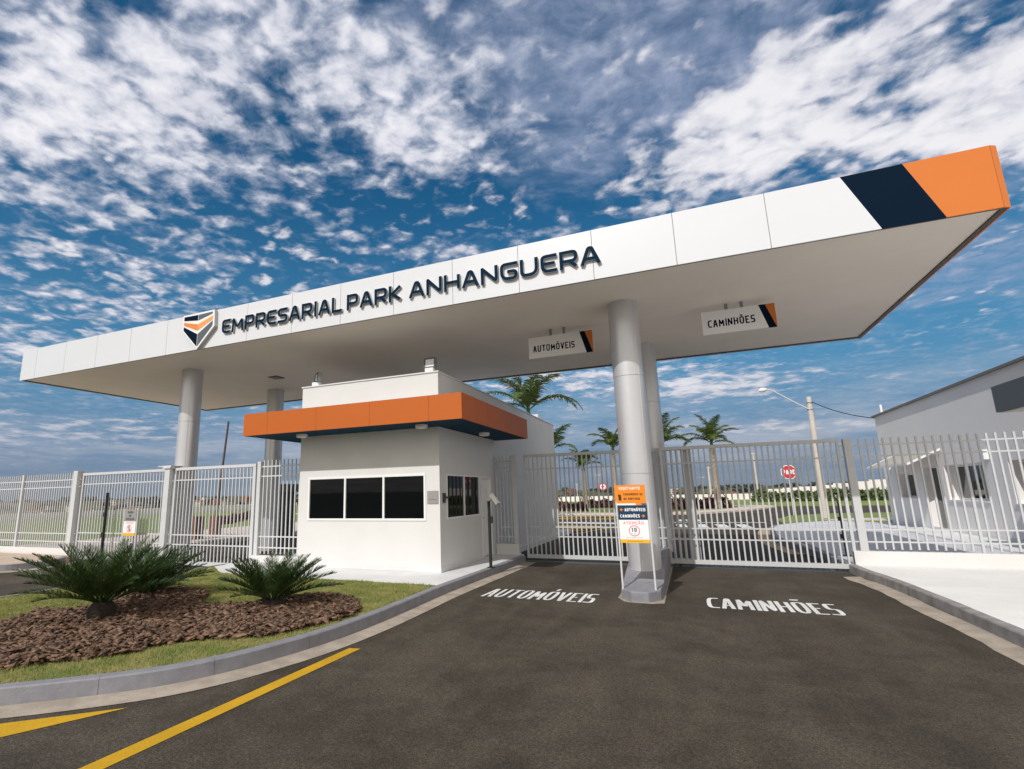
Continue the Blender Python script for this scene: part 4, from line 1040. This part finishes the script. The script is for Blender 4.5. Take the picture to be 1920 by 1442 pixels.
# --- reader posts
RPOST = mat('dark_post', (0.022, 0.026, 0.024), 0.55, spec=0.2)
rp = thing('reader_post', (-4.37, 12.1, 0), 'thin dark post with a white camera housing on the kerb beside the booth', 'camera post')
m = MB(); m.box(-4.408, -4.352, 12.055, 12.115, -.004, 1.51); m.box(-4.45, -4.31, 12.0, 12.17, -.003, .010); m.build('shaft', RPOST, rp)
m = MB(); m.box(-4.34, -4.30, 12.05, 12.12, 1.0, 1.16); m.build('card_reader', BLACK, rp, bevel=.005)
m = MB(); m.tube([(-4.38, 12.085, 1.48), (-4.33, 12.07, 1.53), (-4.28, 12.05, 1.56)], .014, 8); m.build('bracket', MGREY, rp)
Mx = Matrix.Translation((-4.22, 12.03, 1.555)) @ Matrix.Rotation(rad(52), 4, 'Y')
m = MB(); m.box(-.135, .135, -.045, .045, -.042, .042); m.box(-.14, .16, -.05, .05, .043, .054); m.v = [tuple(Mx @ Vector(p)) for p in m.v]; cb = m.build('camera_housing', LAMPW, rp, bevel=.008)
m = MB(); m.tube([(.136, 0, 0), (.148, 0, 0)], .026, 14); m.v = [tuple(Mx @ Vector(p)) for p in m.v]; m.build('camera_lens', BLACK, cb)
for (x, y, h, lab) in ((3.42, 16.4, 1.36, 'thin black reader post standing on pavement behind the truck gate'), (-16.75, 11.05, 1.95, 'thin black post standing before the far left sliding gate')):
    t = thing('reader_post', (x, y, -.006), lab, 'post')
    m = MB(); m.box(x - .03, x + .03, y - .03, y + .03, -.15, h); m.box(x - .09, x + .09, y - .09, y + .09, -.15, .012); m.build('shaft', BLACK, t)
    m = MB(); m.box(x - .075, x - .031, y - .035, y + .035, h * .30, h * .38); m.box(x - .07, x - .031, y - .03, y + .03, h * .62, h * .69); m.build('card_reader', BLACK, t, bevel=.004)

# --- raised barriers behind the exit gates
for (x, y, tx, tz, striped, lab) in ((-20.7, 19.0, .42, 5.4, False, 'dark raised barrier arm on a brown cabinet behind the exit gate'), (-21.9, 18.6, -.25, 5.2, True, 'red and white raised barrier arm beside the left column')):
    t = thing('barrier_gate', (x, y, -.18), lab, 'barrier', 'raised barriers behind the exit gates')
    m = MB(); m.box(x - .2, x + .2, y - .18, y + .18, -.18, .9); m.build('cabinet', RUST if not striped else DGREY, t, bevel=.02)
    m = MB()
    if striped:
        for k in range(8): 
            a, b = k / 8, (k + 1) / 8
            m.tube([(x + tx * a, y, .9 + (tz - .9) * a), (x + tx * b, y, .9 + (tz - .9) * b)], .045, 10, mi=k % 2, caps=False)
        m.build('arm', [FRAME, SIGNRED], t)
    else:
        m.tube([(x, y, .9), (x + tx, y, tz)], [.06, .045], 10); m.build('arm', mat('weathered_brown', (.10, .075, .06), .7), t)
cbt = thing('control_cabinet', (-17.5, 20, -.18), 'dark grey turnstile cabinet behind the fence beside the booth', 'cabinet')
m = MB(); m.box(-17.82, -17.2, 19.8, 20.5, -.18, 1.93); m.build('body', BLACK, cbt, bevel=.02)
m = MB(); m.box(-17.9, -17.1, 19.7, 20.6, 1.931, 2.3); m.build('top', DGREY, cbt, bevel=.02)
plr = thing('storage_box', (-20.0, 17.2, -.18), 'rust brown box standing behind the exit gate beside the left column', 'box')
m = MB(); m.prism([(-20.3, 17.0), (-19.75, 17.0), (-19.75, 17.5), (-20.3, 17.5)], -.18, .95); m.build('box', RUST, plr, bevel=.02)

# ================================================================== HOUSE BEHIND THE RIGHT FENCE
HX, HY0, HY1, HZ = 8.25, 8.0, 30.4, 4.80
hs = thing('gatehouse', (12.5, 20, 0), 'light grey flat roofed building with deep windows behind the right fence', 'building')
m = MB()
openings = [(26.9, 28.7, 1.17, 2.15), (24.75, 26.0, 0.02, 2.32), (21.45, 24.15, 1.15, 2.32), (16.9, 20.0, 1.12, 2.30), (12, 15, 1.12, 2.30)]
wall_x(m, HX, HX + .36, HY0, HY1, -.05, HZ, openings, 'y')
m.box(HX + .36, 19, HY1 - .3, HY1, -.05, HZ); m.box(HX + .36, 19, HY0, HY0 + .3, -.05, HZ); m.box(18.7, 19, HY0 + .3, HY1 - .3, -.05, HZ)
m.build('wall', HOUSEW, hs)
m = MB(); m.box(HX + .37, 18.69, HY0 + .31, HY1 - .31, HZ - .5, HZ - .3); m.box(HX + 2.2, HX + 2.3, HY0 + .31, HY1 - .31, 0, HZ - .51); m.build('interior', mat('room_wall', (0.25, 0.25, 0.25), .9), hs)
m = MB(); m.box(HX - .10, 19.1, HY0 - .1, HY1 + .1, HZ + .001, HZ + .07); m.build('roof_slab', mat('roof_edge', (0.20, 0.19, 0.18), .8), hs)
m = MB(); m.box(HX - .02, HX - .001, HY0, HY1, 0, .14); m.build('baseboard', PAVE, hs)
m = MB(); m.box(HX - 1.1, HX - .002, 8, 28.0, -.006, .05); m.build('step', PAVE, hs, bevel=.01)
for (a, b, c, d, n_) in ((26.9, 28.7, 1.17, 2.15, 2), (21.45, 24.15, 1.15, 2.32, 3), (16.9, 20.0, 1.12, 2.30, 3), (12, 15, 1.12, 2.30, 3)):
    w = window_x(hs, a + .002, b - .002, c + .002, d - .002, HX + .30, n_, out=-1, glass=GLASSB, fw=.06)
    q = MB(); q.box(HX - .04, HX + .25, a - .03, b + .03, c - .045, c - .002); q.build('sill', FRAME, hs)
m = MB(); m.box(HX + .24, HX + .28, 24.80, 25.95, .04, 2.28); hd = m.build('door', GLASSB, hs)
m = MB(); m.box(HX + .22, HX + .31, 24.752, 24.80, .025, 2.315); m.box(HX + .22, HX + .31, 25.95, 25.998, .025, 2.315); m.box(HX + .22, HX + .31, 24.80, 25.95, 2.281, 2.315); m.build('frame', FRAME, hd)
m = MB()
for (u0, z0_, u1, z1_) in ((HX - .002, 2.92, HX - .95, 2.46),):
    m.poly([(u0, 24.2, z0_), (u1, 24.2, z1_), (u1, 28.9, z1_ - .0), (u0, 28.9, z0_)]); m.poly([(u0, 24.2, z0_ - .05), (u0, 28.9, z0_ - .05), (u1, 28.9, z1_ - .05), (u1, 24.2, z1_ - .05)])
hood = m.build('door_hood', HOOD, hs)
m = MB(); m.box(HX - 1.0, HX - .951, 24.15, 28.95, 2.39, 2.47)
m.prism_y([(HX - .95, 2.40), (HX - .003, 2.86), (HX - .003, 2.94), (HX - .95, 2.475)], 24.15, 24.199); m.prism_y([(HX - .95, 2.40), (HX - .003, 2.86), (HX - .003, 2.94), (HX - .95, 2.475)], 28.901, 28.95); m.build('hood_frame', FRAME, hood)
for (y, z) in ((29.6, 2.12), (21.0, 2.38)): m = MB(); m.box(HX - .13, HX - .001, y - .08, y + .08, z, z + .30); m.build('wall_lamp', FRAME, hs, bevel=.01)
m = MB(); m.box(6.80, HX - .002, 9.0, 16.5, 3.32, 3.93); m.build('porch_roof', HOUSEGREY, hs, bevel=.004)
m = MB(); m.box(6.86, HX - .06, 9.06, 16.44, 3.30, 3.318); m.build('porch_ceiling', SOFFIT, hs)
m = MB(); m.tube([(8.5, 30.2, HZ + .07), (8.5, 30.2, HZ + .55)], .05, 10); m.build('roof_pipe', FRAME, hs, smooth=True)

# ================================================================== PLANTS
def frond_arrays(base, yaw, elev, L, droop, npair, leaf_len, leaf_w, fwd, vee, hang, seg=3, taper=(.35, 1.0), rng=RNG, start=.12):
    """one pinnate frond: returns rachis points and leaflet quads"""
    t = np.linspace(0, 1, 15); e = elev - droop * t ** 1.5
    ds = L / 14; x = np.concatenate([[0], np.cumsum(np.cos(e[:-1]) * ds)]); z = np.concatenate([[0], np.cumsum(np.sin(e[:-1]) * ds)])
    cy, sy = math.cos(yaw), math.sin(yaw); P = np.stack([base[0] + x * cy, base[1] + x * sy, base[2] + z], -1)
    side = np.array([-sy, cy, 0.0]); V = []; Q = []
    u = np.linspace(start, 1, npair); pu = np.stack([np.interp(u, t, P[:, k]) for k in range(3)], -1); eu = np.interp(u, t, e)
    tang = np.stack([np.cos(eu) * cy, np.cos(eu) * sy, np.sin(eu)], -1); up = np.stack([-np.sin(eu) * cy, -np.sin(eu) * sy, np.cos(eu)], -1)
    prof = np.sin(np.pi * np.clip(u * .88 + .10, 0, 1)) ** .6 * leaf_len * np.where(u > .85, 1 - (u - .85) * 2.0, 1)
    i = 0
    for sg in (-1, 1):
        jit = rng.normal(0, .12, (npair, 3)); f = fwd + .5 * u ** 3
        d = tang * np.sin(f)[:, None] + (side * sg)[None] * np.cos(f)[:, None] + up * vee + jit
        d /= np.linalg.norm(d, axis=1)[:, None]; ll = prof * rng.uniform(.85, 1.12, npair)
        wv = tang * .9 + up * .25 * rng.normal(0, 1, (npair, 1)); wv /= np.linalg.norm(wv, axis=1)[:, None]; wv = wv * leaf_w
        c = [pu]
        dd = d.copy()
        for s_ in range(seg):
            c.append(c[-1] + dd * (ll / seg)[:, None]); dd = dd + np.array([0, 0, -hang / seg]); dd /= np.linalg.norm(dd, axis=1)[:, None]
        wk = [.6, 1.0, .75, .12] if seg == 3 else [.7, 1.0, .15]
        vv = np.stack([c[k] + sgn * wv * wk[k] for k in range(seg + 1) for sgn in (-1, 1)], 1)
        V.append(vv.reshape(-1, 3)); b = (np.arange(npair) * (2 * seg + 2))[:, None, None]
        fq = np.array([[2 * k, 2 * k + 1, 2 * k + 3, 2 * k + 2] for k in range(seg)])[None]
        Q.append((fq + b + i).reshape(-1, 4)); i += npair * (2 * seg + 2)
    # rachis as a thin three-sided strip
    w = np.linspace(1, .25, 15)[:, None] * leaf_w * 1.6; uu = np.stack([-np.sin(e) * cy, -np.sin(e) * sy, np.cos(e)], -1)
    rv = np.stack([P + side * w, P - side * w, P - uu * w * 1.2], 1).reshape(-1, 3); k = np.arange(14)[:, None] * 3
    rq = np.concatenate([k + [0, 1, 4, 3], k + [1, 2, 5, 4], k + [2, 0, 3, 5]]) + i
    V.append(rv); Q.append(rq); return np.vstack(V), np.vstack(Q)


def join(fr):
    V = []; Q = []; n = 0
    for v, q in fr: V.append(v); Q.append(q + n); n += len(v)
    return np.vstack(V), np.vstack(Q)


def cycad(x, y, z, n, L, th, label, seed):
    rng = np.random.default_rng(seed)
    t = thing('cycad', (x, y, z), label, 'cycad', 'cycads in the bark mulch bed')
    m = MB(); m.tube([(x, y, z - .1), (x, y, z + th * .6), (x, y, z + th)], [.17, .19, .12], 14); m.build('trunk', CYTRUNK, t, smooth=True)
    fr = []
    for k in range(n):
        q = k / n; el = rad(6 + 42 * q ** .9) + rng.normal(0, .06); yaw = k * 2.39996 + rng.normal(0, .12)
        fr.append(frond_arrays((x + .08 * math.cos(yaw), y + .08 * math.sin(yaw), z + th), yaw, el + .25, L * rng.uniform(.88, 1.08) * (1 - .22 * q), (.26 + .14 * (1 - q)), 74, .185, .0062, .78, .34, .10, 2, rng=rng))
    v, q = join(fr); np_mesh('crown', v, q, CYLEAF, t); return t


cycad(-7.92, 5.32, .03, 56, 1.27, .24, 'large dark cycad nearest the left edge of the bark mulch bed', 3)
cycad(-9.0, 6.85, .03, 48, 1.16, .06, 'second large cycad half hidden behind the nearest one', 5)
cycad(-6.12, 6.85, .04, 42, 1.0, .10, 'smaller cycad standing in front of the booth wall', 11)


def palm(px, py, pz, h, L, n, seed, label, lean=0.0, r=.17, stakes=True):
    rng = np.random.default_rng(seed); t = thing('palm_tree', (px, py, pz), label, 'palm tree', 'palms beyond the gates')
    m = MB(); pts = []; rr = []
    for k in range(13):
        q = k / 12; pts.append((px + lean * q ** 2 * h, py, pz - .3 + q * (h + .3))); rr.append(r * (1.25 - .38 * q + .10 * math.exp(-q * 9)))
    m.tube(pts, rr, 14); m.build('trunk', TRUNK, t, smooth=True)
    top = pts[-1]; m = MB(); m.tube([top, (top[0], py, top[2] + .55)], [r * .95, r * .5], 10); m.build('crownshaft', LEAF, t, smooth=True)
    fr = []
    for k in range(n):
        q = k / n; yaw = k * 2.39996 + rng.normal(0, .2); el = rad(22 + 60 * q) + rng.normal(0, .08)
        fr.append(frond_arrays((top[0], top[1], top[2] + .45), yaw, el + .12, L * rng.uniform(.85, 1.1), 1.25 + .5 * (1 - q) + rng.normal(0, .12), 64, .66, .030, .55, .22, 1.2, 3, rng=rng))
    v, q = join(fr); np_mesh('crown', v, q, LEAF, t)
    if stakes:
        for a in (0.3, 2.4, 4.5):
            m = MB(); m.tube([(px + 1.3 * math.cos(a), py + 1.3 * math.sin(a), pz - .15), (px + .12 * math.cos(a), py + .12 * math.sin(a), pz + 1.55)], .045, 6); m.build('stake', WOOD, t)
    return t


palm(-8.2, 30.0, -.1, 6.1, 3.6, 13, 21, 'tall palm rising just behind the roof of the guard booth', stakes=False)
palm(-9.6, 42.0, -.1, 4.75, 2.7, 9, 22, 'slim palm whose trunk touches the rear right corner of the booth')
palm(-9.6, 55.0, .15, 3.6, 2.5, 12, 23, 'short palm with drooping crown behind the car gate', r=.22)
palm(-5.6, 47.0, -.05, 4.9, 2.6, 9, 24, 'palm half hidden by the left side of the front right column')
palm(-1.62, 46.0, -.05, 5.0, 2.6, 11, 25, 'bushy palm beside the right edge of the right columns', r=.2)
palm(2.2, 52.0, 0.2, 5.0, 3.1, 13, 26, 'broad palm behind the left half of the truck gate', lean=.005, r=.19)


def shrub_row(a, b, h, w, n, name, mt, label, cat, group, leaf=.10, per=420):
    """a row of separate shrubs, each one mesh of leaf-sized faces"""
    for k in range(n):
        f = (k + .5) / n; x, y, z = (a[i] + (b[i] - a[i]) * f for i in range(3))
        th = RNG.uniform(0, 2 * np.pi, per); ph = np.arccos(RNG.uniform(-.15, 1, per)); rr = RNG.uniform(.55, 1.05, per) ** .6
        wx = w * RNG.uniform(.85, 1.15); hh = h * RNG.uniform(.8, 1.2)
        c = np.stack([x + wx * rr * np.sin(ph) * np.cos(th), y + wx * rr * np.sin(ph) * np.sin(th), z + hh * rr * np.abs(np.cos(ph)) + .05], -1)
        u = RNG.normal(0, 1, (per, 3)); u /= np.linalg.norm(u, axis=1)[:, None]; v = np.cross(u, RNG.normal(0, 1, (per, 3))); v /= np.linalg.norm(v, axis=1)[:, None]
        s = leaf * RNG.uniform(.6, 1.3, (per, 1)); vv = np.stack([c - u * s, c - v * s * .5, c + u * s, c + v * s * .5], 1).reshape(-1, 3)
        o = np_mesh(name, vv - np.array([x, y, z]), np.arange(4 * per).reshape(-1, 4), mt); o.location = (x, y, z); tag(o, label, cat, group)


shrub_row((-10.3, 57, -.02), (-3.2, 57, -.02), .75, .6, 11, 'red_shrub', REDLEAF, 'dark red shrub in the row beyond the car gate', 'shrub', 'red shrubs beyond the car gate', .13)
shrub_row((-13.2, 48.5, -.02), (-8.6, 48.5, -.02), .7, .55, 7, 'red_shrub', REDLEAF, 'dark red shrub in the nearer row by the slim palms', 'shrub', 'red shrubs by the slim palms', .13)
shrub_row((-1.4, 50.5, -.02), (3.0, 54.5, -.02), .8, .55, 9, 'red_shrub', REDLEAF, 'dark red shrub in the row under the broad palm', 'shrub', 'red shrubs under the broad palm', .13)
shrub_row((-40, 42, -.08), (-29, 27, -.08), .45, .55, 9, 'red_shrub', REDLEAF, 'dark red shrub on the grass behind the exit gates', 'shrub', 'red shrubs behind the exit gates', .16)
shrub_row((6.6, 68.5, .15), (29, 69.5, .2), 1.1, .95, 19, 'hedge_shrub', HEDGE, 'bright green shrub in the hedge along the rear wall', 'shrub', 'green shrubs along the rear wall', .17, 520)

# ================================================================== PERIMETER WALLS
def long_wall(pts, label, step=2.5):
    t = thing('perimeter_wall', pts[0][:3], label, 'wall')
    m = MB()
    for (x0, y0, z0, h0), (x1, y1, z1, h1) in zip(pts[:-1], pts[1:]):
        n = max(1, int(math.hypot(x1 - x0, y1 - y0) / step))
        for k in range(n):
            a, b = k / n, (k + 1) / n
            xa, ya, xb, yb = x0 + (x1 - x0) * a, y0 + (y1 - y0) * a, x0 + (x1 - x0) * b, y0 + (y1 - y0) * b
            zt = (h0 + (h1 - h0) * (a + b) / 2); zb = min(z0, z1) - .5
            d = Vector((xb - xa, yb - ya, 0)).normalized(); nn = Vector((-d.y, d.x, 0)) * .07; g = d * .015
            q = [(xa + g.x - nn.x, ya + g.y - nn.y), (xb - g.x - nn.x, yb - g.y - nn.y), (xb - g.x + nn.x, yb - g.y + nn.y), (xa + g.x + nn.x, ya + g.y + nn.y)]
            m.prism(q, zb, zt)
            c = [(xa - nn.x * 1.5 - g.x * 4, ya - nn.y * 1.5 - g.y * 4), (xa - nn.x * 1.5 + g.x * 4, ya - nn.y * 1.5 + g.y * 4), (xa + nn.x * 1.5 + g.x * 4, ya + nn.y * 1.5 + g.y * 4), (xa + nn.x * 1.5 - g.x * 4, ya + nn.y * 1.5 - g.y * 4)]
            m.prism(c, zb, zt + .03)
    m.build('wall_panels', BARWALL, t); return t


long_wall([(-60.5, 10, -.1, .55), (-60.5, 72.3, 0, .78)], 'low pale concrete wall across the field behind the exit gates')
long_wall([(-60.2, 72.5, .1, .95), (8.0, 72.0, .2, 1.02)], 'low white wall across the background behind the car gate', 3.0)
long_wall([(8.3, 71.6, .3, 1.45), (13, 71.0, .3, 1.75), (21, 70.6, .3, 2.5), (40, 70.5, .3, 2.9)], 'taller grey panel wall rising behind the green hedge', 1.5)

# ================================================================== POLES, SIGNS AND WIRES BEYOND
lp = thing('street_lamp', (6.9, 36.3, -.05), 'pale concrete lamp pole with long curved arm behind the truck gate', 'street lamp')
m = MB(); m.tube([(6.82, 36, -.3), (6.87, 36, 6.80)], [.20, .125], 16); m.build('pole', POLECON, lp, smooth=True)
m = MB(); m.tube([(p.x, p.y, p.z) for p in smooth_path([(6.86, 35.9, 6.02), (6.1, 35.75, 6.52), (5.3, 35.6, 7.10), (4.95, 35.5, 7.30), (4.70, 35.45, 7.34)], 5)], .033, 10); m.build('arm', GALVW, lp, smooth=True)
m = MB(); m.tube([(4.78, 35.46, 7.35), (4.70, 35.45, 7.35), (4.55, 35.42, 7.33), (4.40, 35.40, 7.32), (4.33, 35.39, 7.31)], [.04, .10, .14, .10, .03], 14); m.build('lamp_head', LAMPW, lp, smooth=True)
for z in (6.05, 6.45): m = MB(); m.tube([(6.87, 36, z - .03), (6.87, 36, z + .03)], .15, 16); m.build('clamp', MGREY, lp)
cbl = []
for k in range(17):
    f = k / 16; cbl.append((6.98 + (8.6 - 6.98) * f, 36 + (29.9 - 36) * f, 6.5 + (4.65 - 6.5) * f - .9 * f * (1 - f)))
m = MB(); m.tube(cbl, .022, 6); tag(m.build('overhead_cable', BLACK), 'dark cable sagging from the lamp pole to the grey building', 'cable')
for (x, y, z0, z1, r, lab) in ((7.06, 69, .1, 5.6, .10, 'thin pale pole behind the middle of the truck gate'), (2.3, 69, .1, 4.2, .12, 'thick pale pole right behind the broad palm trunk'), (1.72, 78, -1, 3.3, .08, 'thin short pale pole left of the thick pole'), (-14.7, 78, -1.0, 2.75, .07, 'thin short pole above the wall behind the car gate'), (-8.95, 60, -.1, 3.5, .06, 'slender white pole beside the round road sign')):
    t = thing('utility_pole', (x, y, z0), lab, 'pole')
    m = MB(); m.tube([(x, y, z0 - .3), (x, y, z1)], [r * 1.3, r * .8], 10); m.build('shaft', POLECON, t, smooth=True)
    m = MB(); m.box(x - .3, x + .3, y - .03, y + .03, z1 - .16, z1 - .08); m.build('crossarm', POLECON, t)
py = thing('transmission_tower', (27, 170, -6), 'thin grey lattice pylon far behind the stop sign', 'pylon')
m = MB(); bx, by = 27.0, 170.0
for sx_ in (-1, 1):
    for sy_ in (-1, 1): m.tube([(bx + sx_ * .9, by + sy_ * .9, -8), (bx + sx_ * .18, by + sy_ * .18, 9)], .05, 5)
for k in range(12):
    z0, z1 = -4 + k * 1.08, -4 + (k + 1) * 1.08; w0 = .9 - .72 * (z0 + 8) / 17; w1 = .9 - .72 * (z1 + 8) / 17; s_ = 1 if k % 2 else -1
    m.tube([(bx - s_ * w0, by - w0, z0), (bx + s_ * w1, by - w1, z1)], .03, 4)
m.build('lattice', MGREY, py)
m = MB()
for z, w in ((4.5, 1.5), (6.2, 1.3), (7.9, 1.1)): m.box(bx - w, bx + w, by - .08, by + .08, z, z + .1)
m.build('crossarm', MGREY, py)
ss = thing('stop_sign', (5.88, 40, -.05), 'red octagonal sign reading PARE on a grey post behind the truck gate', 'road sign')
oc = lambda r: [(5.95 + r * math.cos(rad(22.5 + 45 * k)), 2.63 + r * math.sin(rad(22.5 + 45 * k))) for k in range(8)]
m = MB(); m.tube([(5.9, 40.03, -.3), (5.93, 40.03, 2.9)], .035, 10); m.build('post', GALVW, ss, smooth=True)
m = MB(); m.prism_y(oc(.47), 39.97, 39.985); m.build('plate', PAPERW, ss)
m = MB(); m.prism_y(oc(.425), 39.96, 39.969); rp_ = m.build('red_face', SIGNRED, ss)
m = MB(); text_mesh(m, 'PARE', .66, .28, .06, face_y(5.62, 39.958, 2.49)); m.build('lettering', PAPERW, rp_)
ns = thing('road_sign', (-6.35, 45, -.05), 'round red ringed sign with arrow beside the left lane', 'road sign')
m = MB(); m.tube([(-6.38, 45.03, -.3), (-6.38, 45.03, 2.3)], .03, 8); m.build('post', GALVW, ns, smooth=True)
m = MB(); m.disc_y(-6.38, 2.02, .30, 44.985, 45.0, 28); pl_ = m.build('plate', PAPERW, ns)
m = MB(); m.disc_y(-6.38, 2.02, .31, 44.97, 44.984, 28, r_in=.23); m.build('ring', SIGNRED, pl_)
m = MB(); m.prism_y([(-6.53, 2.02), (-6.40, 1.93), (-6.40, 1.985), (-6.26, 1.985), (-6.26, 2.055), (-6.40, 2.055), (-6.40, 2.11)], 44.975, 44.983); m.build('arrow', BLACK, pl_)

# ================================================================== DISTANT TOWN
HW = [mat('town_white', (0.55, 0.53, 0.50), .9), mat('town_brick', (0.30, 0.13, 0.08), .9), mat('town_cream', (0.50, 0.43, 0.34), .9), mat('town_grey', (0.28, 0.28, 0.29), .9)]
HN = ['white walled', 'red brick', 'cream walled', 'grey walled']; ROOF = [mat('town_tile', (0.28, 0.10, 0.06), .9), mat('town_slab', (0.30, 0.30, 0.30), .9)]


def town_house(x, y, k, roof):
    z = float(height(np.array(x), np.array(y))); w, d, h = RNG.uniform(5, 9), RNG.uniform(6, 9), RNG.choice([3.2, 5.5, 6.0]); a = RNG.uniform(-.4, .4)
    t = thing('town_house', (x, y, z), 'distant %s house with %s roof in the town on the far slope' % (HN[k], ('red tiled', 'flat grey')[roof]), 'house', '%s houses with %s roofs in the far town' % (HN[k], ('red', 'grey')[roof]))
    c, s = math.cos(a), math.sin(a); T = lambda mb: setattr(mb, 'v', [(x + p[0] * c - p[1] * s, y + p[0] * s + p[1] * c, z + p[2]) for p in mb.v])
    m = MB(); m.box(-w / 2, w / 2, -d / 2, d / 2, -3, h); T(m); wl = m.build('wall', HW[k], t)
    m = MB()
    if roof == 0: m.prism_y([(-w / 2 - .4, h), (w / 2 + .4, h), (0, h + 1.7)], -d / 2 - .3, d / 2 + .3)
    else: m.box(-w / 2 - .2, w / 2 + .2, -d / 2 - .2, d / 2 + .2, h, h + .35)
    T(m); m.build('roof', ROOF[roof], t)
    for fx_ in (-.28, .22):
        for fz in ([1.0] if h < 4 else [1.0, 3.8]):
            m = MB(); m.box(fx_ * w, fx_ * w + 1.2, -d / 2 - .06, -d / 2 - .01, fz, fz + 1.2); T(m); m.build('window', BLACK, wl)


def ray_xy(u, dist):                                     # bearing (degrees, clockwise from +y) to a point on the land
    return dist * math.sin(rad(u)), dist * math.cos(rad(u))


for k in range(104):
    u = RNG.uniform(-67, -42) if k < 78 else RNG.uniform(-15, 4); x, y = ray_xy(u, RNG.uniform(300, 720)); town_house(x, y, int(RNG.choice(4, p=[.4, .25, .2, .15])), int(RNG.random() < .45))


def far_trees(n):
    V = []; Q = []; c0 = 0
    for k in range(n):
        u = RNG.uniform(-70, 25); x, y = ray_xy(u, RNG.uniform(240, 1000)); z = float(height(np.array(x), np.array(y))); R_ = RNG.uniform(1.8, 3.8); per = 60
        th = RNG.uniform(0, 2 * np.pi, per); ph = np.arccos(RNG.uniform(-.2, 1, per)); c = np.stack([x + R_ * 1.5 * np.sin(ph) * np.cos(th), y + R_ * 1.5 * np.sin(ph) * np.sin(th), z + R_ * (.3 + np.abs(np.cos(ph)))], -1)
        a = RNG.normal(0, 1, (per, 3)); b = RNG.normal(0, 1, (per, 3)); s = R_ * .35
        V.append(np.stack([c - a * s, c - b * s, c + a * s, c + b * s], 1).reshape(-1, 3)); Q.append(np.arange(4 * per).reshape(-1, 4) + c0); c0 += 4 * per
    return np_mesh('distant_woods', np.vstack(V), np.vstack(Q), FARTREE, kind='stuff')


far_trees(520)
